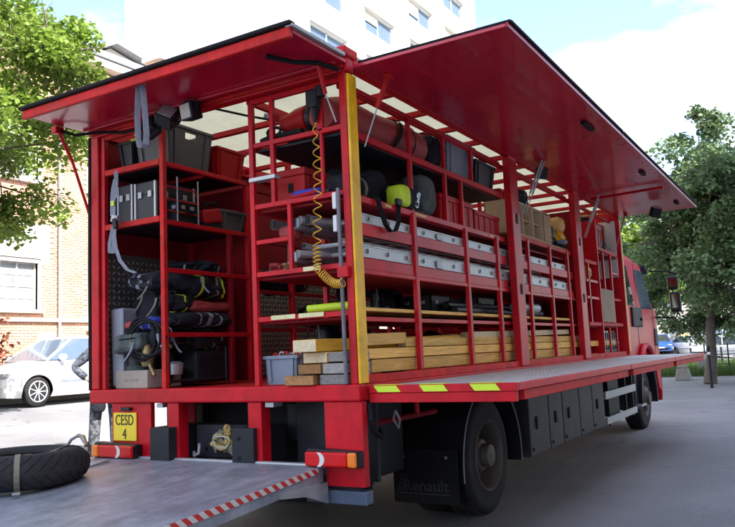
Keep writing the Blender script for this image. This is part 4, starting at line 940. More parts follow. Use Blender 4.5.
# hanging straps
s1 = thing('hanging_strap', 'pale grey webbing loop hanging from the rear hatch', 'strap', (-1.3, -.55, 3.32))
part('webbing', 'strap', s1, [(-1.32, -.575, 3.275), (-1.33, -.57, 3.2), (-1.345, -.565, 3.05), (-1.345, -.56, 2.90), (-1.33, -.56, 2.845), (-1.30, -.56, 2.83), (-1.275, -.56, 2.85), (-1.265, -.56, 2.92), (-1.27, -.565, 3.05), (-1.28, -.57, 3.2), (-1.285, -.575, 3.275)], .04, .003, (.45, .9, 0), fn='ribbon')
part('anchor', 'galv', s1, -1.34, -1.27, -.6, -.55, 3.272, 3.279)
s2 = thing('ratchet_strap', 'grey ratchet strap with yellow printing hanging over the left middle shelf', 'strap', (-2.25, -.02, 2.9))
part('webbing', 'strap', s2, [(-2.20, -.01, 2.86), (-2.215, -.02, 2.78), (-2.22, -.025, 2.68), (-2.215, -.03, 2.56)], .05, .004, (1, .2, 0), fn='ribbon')
part('loop', 'strap', s2, [(-2.20, -.015, 2.85), (-2.205, -.02, 2.905), (-2.19, -.02, 2.92), (-2.175, -.02, 2.9), (-2.18, -.015, 2.82), (-2.19, -.02, 2.7)], .018, .004, (1, .2, 0), fn='ribbon')
part('printed_patch', 'lime', s2, -2.235, -2.20, -.034, -.031, 2.64, 2.68)
part('ratchet', 'galv', s2, (-2.18, -.035, 2.53), (.035, .02, .03), fn='obox', rot=(0, .3, 0), bevel=.006); part('ratchet_handle', 'steeldark', s2, (-2.165, -.05, 2.49), (.02, .015, .04), fn='obox', rot=(0, -.2, 0), bevel=.004)
part('tail', 'strap', s2, [(-2.19, -.03, 2.5), (-2.195, -.035, 2.4), (-2.185, -.03, 2.3), (-2.15, -.02, 2.2), (-2.08, -.01, 2.12), (-2.0, .0, 2.09)], .035, .003, (1, .1, .2), fn='ribbon')
part('tail_loop', 'strap', s2, [(-2.215, -.03, 2.48), (-2.25, -.035, 2.34), (-2.25, -.035, 2.27), (-2.21, -.035, 2.26), (-2.205, -.03, 2.4)], .03, .003, (1, .4, 0), fn='ribbon')
# --- right rack top deck
rt = thing('rolled_tarpaulin', 'long faded red tarpaulin roll along the top shelf behind the corner post', 'tarpaulin', (-.3, 1, 2.9))
tb = MB(); tb.tube([(-.30, .12, 3.04), (-.30, .3, 3.05), (-.29, .7, 3.045), (-.28, 1.0, 3.05), (-.27, 1.35, 3.04), (-.26, 1.42, 3.04)], [.11, .15, .15, .145, .15, .13], 26); 
for i, v in enumerate(tb.v):
    p = Vector(v); k = 1+.10*noise.noise(p*5)+.05*noise.noise(p*14); c = Vector((-.285, p.y, 3.045)); tb.v[i] = tuple(c+(p-c)*k)
tb.build('roll', 'fabricred', rt, True)
part('tie_strap', 'black', rt, [(-.285+.168*math.cos(a*.42+.3), .95+.10*math.sin(a*.42), 3.045+.165*math.sin(a*.42+.3)) for a in range(16)], .05, .005, (0, 1, 0), fn='ribbon')
part('tie_strap', 'fabricred', rt, [(-.285+.165*math.cos(a*.42), 1.2, 3.045+.162*math.sin(a*.42)) for a in range(16)], .04, .005, (0, 1, 0), fn='ribbon')
bag('black rucksack on the top shelf between the red roll and the grey crate', (-.27, 1.60, 3.04), (.15, .13, .15), 'fabricdark', [('y', .2, 'black', .03)], 15)
euro_crate('tall lilac grey crate standing by the near side post on the top shelf', -.33, 2.06, 2.895, .42, .60, .33, 'cratelight', hole='n')
euro_crate('black crate of tools beside the side post on the top shelf', -.33, 2.62, 2.895, .42, .48, .24, 'cratedark', hole='y')
t = thing('tool_bundle', 'loose dark tools sticking out of the black crate on the top shelf', 'tools', (-.3, 2.6, 3.0))
for i in range(6): part('tool_handle', 'blackplastic' if i % 2 else 'galv', t, [(-.4+i*.04, 2.45+i*.06, 2.95), (-.38+i*.03, 2.43+i*.07, 3.15+.03*(i % 3))], .014, fn='tube')
rl = thing('red_hand_lamp', 'red portable lamp lying on the top shelf left of the hanging drill', 'lamp', (-.55, .2, 2.9))
part('housing', 'redplastic', rl, [(-.13, .055), (-.10, .06), (.0, .09), (.09, .10), (.10, .085)], (-.56, .22, 3.06), 'x', fn='lathe', smooth=True); part('rear_cap', 'redplastic', rl, [(-.02, .03), (.0, .06), (.03, .06)], (-.70, .22, 3.06), 'x', fn='lathe'); part('base', 'blackplastic', rl, -.66, -.40, .1, .34, 2.905, 2.955, bevel=.02); part('front_bezel', 'cratedark', rl, [(.0, .09), (.03, .085)], (-.46, .22, 3.06), 'x', fn='lathe'); part('grip', 'black', rl, [(-.68, .2, 3.0), (-.70, .18, 2.94), (-.66, .17, 2.92)], .012, fn='tube', smooth=True)
ch = thing('black_hose', 'black hose heaped on the top shelf under the red lamp', 'hose', (-.6, .1, 2.9))
part('hose', 'black', ch, [(-.78, .06, 2.915), (-.7, .05, 2.925), (-.62, .06, 2.93), (-.55, .045, 2.925), (-.48, .06, 2.93), (-.42, .05, 2.92)], .02, fn='tube', smooth=True); part('hose_loop', 'black', ch, [(-.66+.06*math.cos(a*.6), .05, 2.96+.03*math.sin(a*.6)) for a in range(11)], .012, fn='tube', smooth=True)
fa = thing('folding_arm', 'thin folded metal arm with dark joint under the roof left of the red lamp', 'arm', (-.8, .4, 3.1))
part('tube', 'galv', fa, [(-.86, .2, 3.16), (-.72, .3, 3.08), (-.62, .35, 3.03)], .016, fn='tube'); part('joint', 'reddark', fa, (-.78, .26, 3.13), (.09, .03, .025), fn='obox', rot=(0, .4, 0), bevel=.008)
dr = thing('air_tool', 'black pneumatic tool hanging nose down from the top rail', 'tool', (-.27, -.02, 3.2))
part('body', 'blackplastic', dr, -.32, -.23, -.05, .03, 3.03, 3.16, bevel=.015); part('nose', 'blackplastic', dr, [(0, .012), (.05, .022), (.09, .035)], (-.27, -.01, 2.94), fn='lathe', smooth=True); part('grip', 'blackplastic', dr, -.25, -.19, -.04, .02, 3.10, 3.18, bevel=.01)
cc = thing('coiled_air_hose', 'yellow coiled air hose hanging across the right rear shelves', 'hose', (-.25, -.04, 2.5))
pts = []; N = 620
def cpath(t):
    # t 0..1 along the hanging line
    if t < .75: k = t/.75; return Vector((-.262+.012*math.sin(k*5), -.03-.01*k, 2.93-1.0*k))
    k = (t-.75)/.25; return Vector((-.25+.17*k, -.04, 1.93-.09*math.sin(k*math.pi*.62)-.0*k))
for i in range(N):
    t = i/(N-1); c = cpath(t); f = 27 if t < .7 else 55
    ph = (t*17 if t < .62 else .62*17+(t-.62)*52)*2*math.pi
    am = .010+.016*min(1, t*5)
    tg = (cpath(min(1, t+.01))-cpath(max(0, t-.01))).normalized(); a = Vector((0, 1, 0)); b_ = tg.cross(a)
    pts.append(c+(a*math.cos(ph)+b_*math.sin(ph))*am)
part('coil', 'yellowcord', cc, pts, .0042, fn='tube', n=5, smooth=True)
# deck 2 of the right rack
def flat_box(label, x, y, z, w, d, h, m, name='red_box', cat='box', handle='black'):
    t = thing(name, label, cat, (x, y, z)); part('body', m, t, x-w/2, x+w/2, y-d/2, y+d/2, z, z+h*.8, bevel=.008); part('lid', m, t, x-w/2-.006, x+w/2+.006, y-d/2-.006, y+d/2+.006, z+h*.8, z+h, bevel=.006)
    part('slot', handle, t, x-.02, x+.02, y-d/2-.008, y-d/2, z+h*.35, z+h*.6, bevel=.002)
    for k in (-.35, -.12, .12, .35): part('rib', m, t, x+w/2-.001, x+w/2+.008, y+k*d-.012, y+k*d+.012, z+.02, z+h*.78, bevel=.003)
    return t
flat_box('red plastic box on the second shelf behind the coiled hose', -.62, .32, 2.45, .24, .3, .26, 'redplastic')
bag('dark bundle at the right end of the second rear shelf', (-.2, .18, 2.53), (.10, .1, .07), 'fabricdark', seed=18, extra=False, name='bundle')
bag('blue cloth lying in front of the red box on the second shelf', (-.42, .12, 2.49), (.13, .08, .035), 'fabricblue', seed=16, amp=.3, extra=False, name='blue_cloth')
bag('lime green and black bag with white lettering at the edge of the second shelf', (-.17, .96, 2.55), (.10, .14, .10), 'fabricdark', [('y', .35, 'black', .03)], 20, name='sports_bag')
lg = bpy.data.objects['sports_bag']; part('front_panel', 'lime', lg, (-.14, .865, 2.55), (.085, .07, .085), fn='blob', e=4, smooth=True, amp=.05)
text('Ceffa', .07, 'lampwhite', 'lettering', lg, Matrix.Translation((-.066, 1.045, 2.54)) @ Matrix.Rotation(R_(90), 4, 'Z') @ Matrix.Rotation(R_(90), 4, 'X') @ Matrix.Rotation(R_(65), 4, 'Z'))
bag('grey green drawstring bag standing beside the lime bag', (-.22, 1.34, 2.62), (.13, .14, .18), 'fabricgrey', seed=22, amp=.15, name='drawstring_bag')
bs = thing('black_strap', 'black strap looping down below the second shelf by the yellow strip', 'strap', (-.06, .6, 2.45))
part('webbing', 'black', bs, [(-.07, .42, 2.47), (-.055, .44, 2.38), (-.05, .49, 2.28), (-.05, .56, 2.235), (-.05, .63, 2.25), (-.055, .69, 2.32), (-.07, .73, 2.45)], .035, .004, (1, .3, 0), fn='ribbon')
part('buckle', 'blackplastic', bs, -.08, -.05, .69, .76, 2.45, 2.50, bevel=.006)
rp2 = thing('rope_coil', 'dark rope with tan turns coiled on the second shelf near the yellow strip', 'rope', (-.2, .4, 2.45))
for k in range(4): part('turn', 'tan' if k == 1 else 'black', rp2, [(-.25+.10*math.cos(a*.45), .38+.04*k, 2.54+.085*math.sin(a*.45)) for a in range(14)], .014, fn='tube', closed=True, smooth=True)
bag('black equipment bag at the back of the second shelf', (-.45, .75, 2.62), (.2, .22, .16), 'fabricdark', seed=24)
bag('dark duffel bag at the back of the second shelf behind the drawstring bag', (-.55, 1.3, 2.62), (.18, .3, .16), 'fabricdark', seed=25)
flat_box('ribbed red crate next to the drawstring bag on the second shelf', -.3, 1.90, 2.45, .36, .68, .24, 'redplastic', 'ribbed_crate', 'crate')
flat_box('red crate against the near side post on the second shelf', -.3, 2.58, 2.45, .36, .60, .20, 'redplastic', 'ribbed_crate', 'crate')
# --- ladders
def ladder(label, x, y0, y1, z, w=.34, h=.075):
    t = thing('ladder', label, 'ladder', (x, (y0+y1)/2, z), 'aluminium ladders stacked in the trays')
    for s in (1, -1):
        xx = x+s*w/2; sl = MB().box(xx-.006, xx+.006, y0, y1, z, z+h); sl.box(xx-.012, xx+.012, y0, y1, z-.003, z+.006); sl.box(xx-.012, xx+.012, y0, y1, z+h-.006, z+h+.003)
        sl.build('side_rail', 'alu', t)
    n = int((y1-y0)/.28); r0 = None
    for i in range(n):
        y = y0+.14+i*.28
        if r0 is None: r0 = part('rung', 'alu', t, [(x-w/2-.014, y, z+h/2), (x+w/2+.0145, y, z+h/2)], .017, fn='tube', n=8, smooth=True); s0 = part('rung_end', 'black', t, x+w/2+.0145, x+w/2+.017, y-.006, y+.006, z+h*.32, z+h*.7)
        else:
            for q in (r0, s0): c = q.copy(); c.location.y += i*.28; col.objects.link(c)
    for y in (y0+1.2, y0+3.4): part('guide_bracket', 'galv', t, x+w/2+.013, x+w/2+.022, y, y+.10, z+.0, z+h*.8, bevel=.004)
    part('end_cap', 'blackplastic', t, x+w/2-.015, x+w/2+.015, y0-.01, y0, z, z+h); part('end_cap', 'blackplastic', t, x-w/2-.015, x-w/2+.015, y0-.01, y0, z, z+h)
    return t
ladder('aluminium ladder further in on the upper tray below the second shelf', -.60, .12, 5.1, 2.29, .30, .06)
ladder('aluminium ladder lying directly on the upper tray', -.29, .20, 5.12, 2.275, .36, .06)
ladder('aluminium ladder on top of the lower tray stack', -.33, .10, 5.1, 2.125, .30, .03)
ladder('aluminium ladder with wide slotted rails lying on the lower tray', -.29, .16, 5.12, 2.04, .37, .078)
for i, (y, z) in enumerate(((.08, 2.29), (.04, 2.05))):
    t = thing('metal_bracket', ['grey metal beam end on the upper ladder tray seen from the rear', 'grey metal clamp on the lower ladder tray seen from the rear'][i], 'bracket', (-.5, y, z))
    part('body', 'galv', t, -.58, -.50, y, y+.5, z-.03, z+.05, bevel=.015); part('round_tube', 'alu', t, [(-.5, y+.02, z+.03), (-.13, y+.9, z+.03)], .03, fn='tube', smooth=True, n=14); part('clamp_handle', 'blackplastic', t, -.56, -.53, y-.02, y, z-.02, z+.1, bevel=.006)
bag('small red pouch in the left cell of the right rear shelves', (-.66, .2, 2.26), (.08, .07, .05), 'fabricred', seed=30, extra=False, name='pouch')
# --- deck at 1.655: long plank, hose, tubes
def plank(label, x0, x1, y0, y1, z0, z1, m, tilt=0, name='plank', yaw=0):
    c = Vector(((x0+x1)/2, (y0+y1)/2, (z0+z1)/2)); t = thing(name, label, 'plank', tuple(c))
    part('board', m, t, c, ((x1-x0)/2, (y1-y0)/2, (z1-z0)/2), fn='obox', rot=(tilt, 0, yaw), bevel=.004)
    e = Matrix.Rotation(yaw, 3, 'Z') @ Matrix.Rotation(tilt, 3, 'X') @ Vector((0, -(y1-y0)/2-.002, 0))
    part('cut_end', 'woodend' if m in ('wood', 'woodyellow') else m, t, c+e, ((x1-x0)/2-.003, .0018, (z1-z0)/2-.003), fn='obox', rot=(tilt, 0, yaw))
    return t
plank('long thin pine board lying on the wire thin shelf above the timber stack', -.32, -.10, .25, 5.1, 1.675, 1.70, 'wood')
plank('second thin board behind the long pine board', -.6, -.35, .6, 4.8, 1.675, 1.70, 'wood')
yh = thing('yellow_pole', 'fluorescent yellow padded tube on the shelf over the timber', 'tube', (-.3, .1, 1.68))
part('sleeve', 'lime', yh, [(-.46, .10, 1.705), (-.3, .14, 1.71), (-.12, .2, 1.715)], .028, fn='tube', smooth=True, n=14); part('end_plug', 'black', yh, [(-.135, .17, 1.717), (-.125, .175, 1.717)], .018, fn='tube', n=12)
tb2 = thing('black_tubes', 'bundle of black tubes on the shelf above the timber in the second bay', 'tubes', (-.3, 3, 1.7))
for i in range(4): part('tube', 'blackplastic', tb2, [(-.2-.08*i, 1.9, 1.73+.05*(i % 2)), (-.2-.08*i, 4.2-.1*i, 1.74+.05*(i % 2))], .032, fn='tube', smooth=True, n=12)
part('grey_end', 'galv', tb2, [(-.14, 3.2, 1.79), (-.14, 3.9, 1.79)], .045, fn='tube', smooth=True, n=14)
# --- timber stack at the bottom
PL = [('yellow formwork beam on top of the timber stack, its pale cut end to the left', -.40, -.21, -.10, 1.9, 1.425, 1.505, 'woodyellow', R_(.4), R_(-3)),
      ('yellow beam second from the top of the stack at the rear', -.44, -.25, .0, 2.2, 1.345, 1.415, 'woodyellow', 0, 0),
      ('weathered plank right of the yellow beam at the rear of the stack', -.245, -.10, .0, 2.8, 1.35, 1.41, 'woodgrey', 0, 0),
      ('brown plank in the third layer of the stack beside the grey crate', -.47, -.29, -.02, 3.1, 1.277, 1.338, 'woodbrown', 0, 0),
      ('grey plank in the third layer nearest the corner post', -.28, -.10, -.015, 2.9, 1.275, 1.34, 'woodgrey', 0, 0),
      ('rough brown plank at the bottom left of the stack, end sticking out', -.56, -.33, -.05, 3.0, 1.206, 1.268, 'woodbrown', 0, 0),
      ('grey plank at the bottom of the stack by the corner post', -.31, -.10, -.01, 2.9, 1.206, 1.268, 'woodgrey', 0, 0),
      ('pine plank at the bottom of the side stack, first from the floor', -.27, -.125, .35, 5.1, 1.262, 1.350, 'wood', 0, 0),
      ('long pine plank in the middle layer seen from the side', -.25, -.112, .30, 7.2, 1.356, 1.424, 'wood', 0, 0),
      ('pine plank with sawn end halfway along the first bay', -.20, -.118, .85, 5.4, 1.430, 1.492, 'wood', 0, 0),
      ('pine plank leaning on top of the side stack in the first bay', -.46, -.26, 1.95, 4.4, 1.48, 1.525, 'wood', 0, 0),
      ('thin pine board flush with the rear of the stack top', -.20, -.118, .3, .84, 1.45, 1.53, 'wood', R_(1), 0),
      ('pale plank on top of the stack passing the middle side post', -.25, -.13, 2.1, 5.0, 1.500, 1.555, 'woodend', R_(.6), 0),
      ('pine plank lowest in the second bay', -.23, -.13, 3.2, 7.3, 1.206, 1.258, 'wood', 0, 0),
      ('pine plank low in the back row of the stack', -.6, -.45, .6, 5.0, 1.27, 1.33, 'wood', 0, 0)]
# the weathered front planks stop short of the long pine ones
for (lb, a, b_, c, d, e, f, m, tl_, yw) in PL:
    if 'weathered' in lb: d = .285
    if m in ('woodgrey',) or 'third layer' in lb or 'bottom left' in lb: d = .28
    plank(lb, a, b_, c, d, e, f, m, tl_, yaw=yw)
euro_crate('light grey blue crate on the floor left of the timber ends', -.68, .25, 1.21, .27, .36, .19, 'cratelight', hole='n', taper=.008)
ac = thing('shackle_pile', 'metal shackles and a red strap lying in the light grey blue crate', 'hardware', (-.68, .2, 1.4))
for i in range(7): part('shackle', 'galv' if i % 3 else 'redplastic', ac, [(-.76+.03*i+.02*math.cos(a), .12+.03*(i % 3)+.0*a, 1.40+.02*math.sin(a)+.01*(i % 2)) for a in range(0, 6)], .009, fn='tube', closed=True)
GEAR = [('black coiled hose on the shelf above the timber, nearest the rear', -.62, .9, 1.80), ('black coiled hose leaning behind the long pine board in the first bay', -.6, 1.5, 1.80), ('dark coil of cable behind the black tubes', -.62, 2.3, 1.80), ('black coiled hose low behind the timber stack', -.72, 1.1, 1.42), ('dark coiled hose by the middle post behind the timber', -.7, 2.5, 1.45), ('black hose coil in the second bay above the timber', -.6, 3.7, 1.80)]
for i, (lb, x, y, z) in enumerate(GEAR):
    h_ = thing('hose_coil', lb, 'hose', (x, y, z-.15)); rr_ = random.Random(i)
    for k in range(4): part('turn', 'black' if k != 1 else 'fabricdark', h_, [(x+.03*k-.04+.02*math.sin(a), y+(.13-.012*k)*math.cos(a*.45), z+(.12-.01*k)*math.sin(a*.45)) for a in range(14)], .017, fn='tube', closed=True, smooth=True)
    part('coupling', 'galv', h_, [(x+.03, y-.12, z-.05), (x+.05, y-.19, z-.07)], .024, fn='tube', n=10)
for i, (lb, x, y, z, w_, d_, hh_, m_) in enumerate((('black plastic case second from the rear on the inner side of the timber shelf', -.5, 1.95, 1.67, .3, .4, .2, 'cratedark'), ('grey toolbox far in on the shelf above the timber', -.5, 3.0, 1.67, .3, .45, .22, 'crategrey'), ('black toolbox in the second bay on the shelf above the timber', -.5, 4.5, 1.67, .3, .4, .22, 'cratedark'), ('dark red case at the far end of the second shelf, first bay', -.62, 2.0, 2.45, .2, .5, .3, 'redplastic'), ('grey case on the inner side of the wooden topped rack', -.68, 4.2, 2.56, .2, .8, .3, 'crategrey'))):
    tool_case(lb, x, y, z, w_, d_, hh_, m_, 'black')
bag('black duffel filling the second shelf between the cases and the ribbed red crate', (-.55, 1.75, 2.6), (.17, .3, .14), 'fabricdark', seed=71)
bag('dark pack behind the red portable lamp on the top shelf', (-.62, .9, 3.02), (.14, .3, .12), 'fabricdark', [('y', .3, 'tan', .03)], 72)
bag('red duffel behind the rolled tarpaulin on the top shelf', (-.62, 1.7, 3.0), (.15, .35, .11), 'fabricred', seed=73)
bag('black sack at the left end of the second shelf near the red box', (-.76, .75, 2.56), (.07, .2, .1), 'fabricdark', seed=74, name='sack')
bag('dark bag on the floor behind the grey blue crate', (-.7, .62, 1.33), (.12, .12, .12), 'fabricdark', [('x', 0, 'strap', .03)], 75)
bag('dark bag under the black harness by the timber', (-.72, 1.7, 1.34), (.1, .3, .12), 'fabricdark', seed=76)
t = thing('bolt_cutter', 'red handled bolt cutter on the second shelf between the red box and the post', 'tool', (-.4, .1, 2.47))
for s_ in (-1, 1): part('handle', 'redplastic', t, [(-.52, .06+.02*s_, 2.47), (-.30, .06+.05*s_, 2.475)], .012, fn='tube', smooth=True)
part('jaw', 'steeldark', t, -.29, -.21, .03, .09, 2.46, 2.485, bevel=.006)
t = thing('rag_heap', 'brown and red rags heaped in the left cell below the second shelf', 'rags', (-.68, .15, 1.98))
for i in range(7): part('rag_fold', ('fabricred', 'woodbrown', 'fabricgrey')[i % 3], t, (-.70+.09*random.uniform(-1, 1), .15+.05*i*.3, 2.01+.03*random.random()), (.05, .05, .03), fn='blob', e=2.3, nu=24, nv=14, amp=.8, freq=14, seed=i+30)
# backpacks / breathing sets hanging in the aisle behind
for i, (x, y, z) in enumerate(((-.78, .75, 1.5), (-.62, .95, 1.46), (-.7, 1.5, 1.82))):
    t = thing('breathing_set', ['black harness hanging on the left behind the grey blue crate', 'black harness with pale tubes behind the timber ends', 'dark pack on the shelf behind the yellow tube'][i], 'breathing set', (x, y, z-.25))
    part('back_plate', 'blackplastic', t, (x, y, z), (.08, .06, .13), fn='blob', e=3.5, smooth=True, amp=.1, seed=i)
    part('cylinder', 'fabricdark', t, [(x+.02, y+.1, z-.14), (x+.02, y+.1, z+.12)], .05, fn='tube', smooth=True, n=14)
    part('shoulder_strap', 'black', t, [(x-.08, y-.08, z-.13), (x-.10, y-.12, z), (x-.06, y-.1, z+.12), (x, y-.05, z+.15)], .025, .006, (1, 0, .3), fn='ribbon')
    part('air_line', 'galv', t, [(x+.02, y-.1, z+.12), (x+.06, y-.14, z+.02), (x+.02, y-.13, z-.08), (x+.05, y-.12, z-.14)], .007, fn='tube', smooth=True)
# dark gear in the aisle left rack (seen through the shelves)
for i in range(8):
    y = 1.9+i*.62; z = (1.99, 1.66, 2.45)[i % 3]
    bag(['dark kit bag on the far left rack, nearest the rear', 'low dark kit bag second along the far left rack', 'dark kit bag on the upper level of the far left rack', 'dark kit bag halfway along the far left rack', 'black low bag beyond the middle of the far left rack', 'high black bag beyond the middle of the far left rack', 'dark bag near the front of the far left rack', 'last dark bag on the far left rack near the cab'][i],
        (-2.0, y, z+.13), (.2, .25, .12), 'fabricdark', [('y', .3, 'tan', .03)], 40+i)
# --- bay 2 top deck
pw = thing('plywood_case', 'open plywood shelf box with four compartments on the wooden topped rack', 'box', (-.3, 3.85, 2.56))
for y in (3.30, 3.62, 3.95, 4.28, 4.56): part('divider', 'woodend', pw, -.42, -.13, y, y+.015, 2.572, 2.90, bevel=.002)
part('floor', 'ply', pw, -.42, -.13, 3.30, 4.575, 2.557, 2.571); part('back', 'ply', pw, -.435, -.421, 3.30, 4.575, 2.557, 2.9); part('top_edge', 'woodend', pw, -.42, -.135, 3.30, 4.575, 2.901, 2.912)
part('front_panel', 'ply', pw, -.128, -.12, 4.30, 4.56, 2.572, 2.88); part('inner_shelf', 'ply', pw, -.41, -.15, 3.32, 4.26, 2.73, 2.74)
bag('black bag on top of the plywood box', (-.3, 3.9, 3.02), (.12, .18, .10), 'fabricdark', seed=50)
flat_box('red box on top of the plywood box by the side post', -.35, 3.45, 2.915, .2, .3, .12, 'redplastic')
bag('large black rounded bag right of the plywood box', (-.25, 4.68, 2.68), (.13, .10, .12), 'blackplastic', seed=51)
jk = thing('rescue_jacket', 'orange and yellow rescue jacket heaped beside the second side post', 'jacket', (-.2, 5.0, 2.56))
part('body', 'lampwood', jk, (-.2, 5.0, 2.84), (.10, .14, .10), fn='blob', e=2.6, smooth=True, amp=.35, seed=3); part('yellow_sleeve', 'yellow', jk, (-.17, 4.98, 2.70), (.09, .13, .09), fn='blob', e=2.4, smooth=True, amp=.4, seed=5); part('lining', 'fabricdark', jk, (-.2, 5.03, 2.6), (.1, .15, .06), fn='blob', e=2.4, smooth=True, amp=.3, seed=6); part('reflective_band', 'strap', jk, (-.13, 4.95, 2.62), (.07, .1, .03), fn='blob', e=2.4, smooth=True, amp=.3, seed=8)
# --- bay 3
flat_box('bright red box on the top shelf next to the front bulkhead', -.3, 6.6, 2.68, .4, .5, .36, 'redplastic')
flat_box('second red case leaning by the front bulkhead', -.35, 7.25, 2.68, .3, .4, .45, 'redplastic')
bag('dark blue bag between the two red boxes by the bulkhead', (-.2, 7.0, 2.78), (.1, .16, .1), 'fabricdark', seed=61)
hm = thing('black_helmet', 'black helmet on top of the bright red box near the front', 'helmet', (-.25, 6.45, 3.04)); part('shell', 'blackplastic', hm, (-.25, 6.45, 3.08), (.11, .14, .07), fn='blob', e=2.2, smooth=True); part('brim', 'blackplastic', hm, [(0, .15), (.012, .155)], (-.25, 6.45, 3.045), fn='lathe')
bag('yellow and brown bundle in the lower cell of the front cabinet', (-.16, 5.95, 2.32), (.08, .14, .09), 'yellow', [('y', 0, 'black', .04)], 62, extra=False, name='bundle')
pn = thing('cabinet_panel', 'pale plywood panel closing the middle of the front cabinet', 'cabinet panel', (-.1, 6.4, 2)); part('sheet', 'plypale', pn, -.042, -.028, 6.33, 6.98, 1.67, 2.12, bevel=.002); part('edge', 'ply', pn, -.042, -.028, 6.30, 6.328, 1.67, 2.12)
for i in range(4):
    b3 = plank(['tall pale timber upright left in the front cabinet', 'second pale timber upright in the front cabinet', 'dark timber upright in the front cabinet', 'short pale timber upright by the bulkhead'][i], -.30, -.2, 6.6+i*.17, 6.67+i*.17, 1.69, 2.5-.12*i, ['woodend', 'wood', 'woodbrown', 'woodend'][i], name='timber_upright')
fl = thing('radio_charger', 'row of grey battery units standing on the floor of the front cabinet', 'charger', (-.2, 6.9, 1.21))
part('tray', 'cratedark', fl, -.3, -.11, 6.32, 7.4, 1.21, 1.3, bevel=.005); part('rail', 'galv', fl, -.12, -.105, 6.32, 7.4, 1.38, 1.395)
q0 = None
for i in range(8):
    y = 6.36+i*.13
    if q0 is None: q0 = part('battery', 'cratedark', fl, -.22, -.13, y, y+.1, 1.3, 1.53, bevel=.012); q1 = part('cap', 'lampwhite', q0, -.2, -.15, y+.03, y+.07, 1.53, 1.56, bevel=.004); q2 = part('label', 'greypanel', q0, -.129, -.127, y+.02, y+.08, 1.34, 1.45)
    else:
        c = q0.copy(); col.objects.link(c); c.location.y += i*.13
        for ch_ in (q1, q2): d = ch_.copy(); col.objects.link(d); d.parent = c
# --- work lights
def worklight(label, x, y, z, m='blackplastic', rot=(0, 0, 0), s=1.0, glass=True):
    t = thing('work_light', label, 'work light', (x, y, z)); from mathutils import Euler; mm = Euler(rot).to_matrix(); c = Vector((x, y, z))
    part('housing', m, t, c, (.055*s, .045*s, .055*s), fn='obox', rot=rot, bevel=.01)
    if glass: part('lens', 'lampglass', t, c+mm@Vector((0, -.047*s, 0)), (.045*s, .003, .045*s), fn='obox', rot=rot, bevel=.002)
    for k in (-.03, 0, .03): part('cooling_fin', m, t, c+mm@Vector((k*s, .05*s, 0)), (.004, .012, .045*s), fn='obox', rot=rot)
    part('bracket', m, t, [c+mm@Vector((-.062*s, 0, 0)), c+mm@Vector((-.065*s, 0, .06*s)), c+mm@Vector((.0, 0, .075*s)), c+mm@Vector((.065*s, 0, .06*s)), c+mm@Vector((.062*s, 0, 0))], .006, fn='tube')
    return t
worklight('black work light tilted down under the rear hatch, the middle one', -1.52, -.12, 3.20, rot=(R_(-35), R_(25), R_(30)), s=1.25)
worklight('black work light turned away under the rear hatch, left of the other two', -1.68, -.12, 3.15, rot=(R_(160), R_(-20), 0), s=1.15, glass=False)
worklight('square work light with pale lens under the rear hatch', -1.28, -.12, 3.195, rot=(R_(12), 0, R_(-6)), s=1.15)
t = thing('light_cable', 'black cable looping between the work lights of the rear hatch', 'cable', (-1.5, -.1, 3.2)); part('cable', 'black', t, [(-1.6, -.08, 3.16), (-1.55, -.1, 3.12), (-1.46, -.1, 3.12), (-1.38, -.1, 3.17), (-1.34, -.1, 3.22)], .008, fn='tube', smooth=True); part('cable_loop', 'black', t, [(-1.44, -.1, 3.22), (-1.46, -.1, 3.16), (-1.42, -.1, 3.14), (-1.37, -.1, 3.19)], .008, fn='tube', smooth=True)
worklight('black work light under the far end of the side hatch', .66, 6.8, 3.13, rot=(R_(20), R_(10), R_(40)), s=1.15, glass=False)
worklight('black work light by the near side post under the side hatch', .14, 3.5, 3.16, rot=(R_(20), 0, R_(60)), s=1.0, glass=False)
# --- motorcycle tyre on the tail lift
def torus(mb, c, Rm, rx, rz, n=72, m=16, gap=None):
    k = len(mb.v)
    for i in range(n):
        a = 2*math.pi*i/n
        for j in range(m):
            t = 2*math.pi*j/m; r = Rm+rx*math.copysign(abs(math.cos(t))**.8, math.cos(t))
            mb.v.append((c[0]+r*math.cos(a), c[1]+r*math.sin(a), c[2]+rz*math.sin(t)))
    for i in range(n):
        for j in range(m): mb.f.append((k+i*m+j, k+((i+1) % n)*m+j, k+((i+1) % n)*m+(j+1) % m, k+i*m+(j+1) % m))
    return mb
tc_ = (-2.05, -.93, .645+.115)
ty = thing('motorcycle_tyre', 'black motorcycle tyre strapped flat on the tail lift', 'tyre', (tc_[0], tc_[1], .65))
tm = MB(); k = 0; n, m_ = 96, 20
for i in range(n):
    a = 2*math.pi*i/n
    for j in range(m_+1):
        t = R_(-140+280*j/m_); r = 0.30+.110*math.cos(t)*1.1; z = .108*math.sin(t)
        g_ = 0
        if abs(R_(0)-t) < 2.0:
            u = (a*16/(2*math.pi)*2+abs(t)*.9) % 1
            if u < .14 and .15 < abs(t) < 1.25: g_ = .006
        r -= g_
        tm.v.append((tc_[0]+r*math.cos(a), tc_[1]+r*math.sin(a), tc_[2]+z))
for i in range(n):
    for j in range(m_): tm.f.append((i*(m_+1)+j, ((i+1) % n)*(m_+1)+j, ((i+1) % n)*(m_+1)+j+1, i*(m_+1)+j+1))
tyo = tm.build('carcass', 'tyre', ty, True); sdm = tyo.modifiers.new('thick', 'SOLIDIFY'); sdm.thickness = .008
gv = MB()
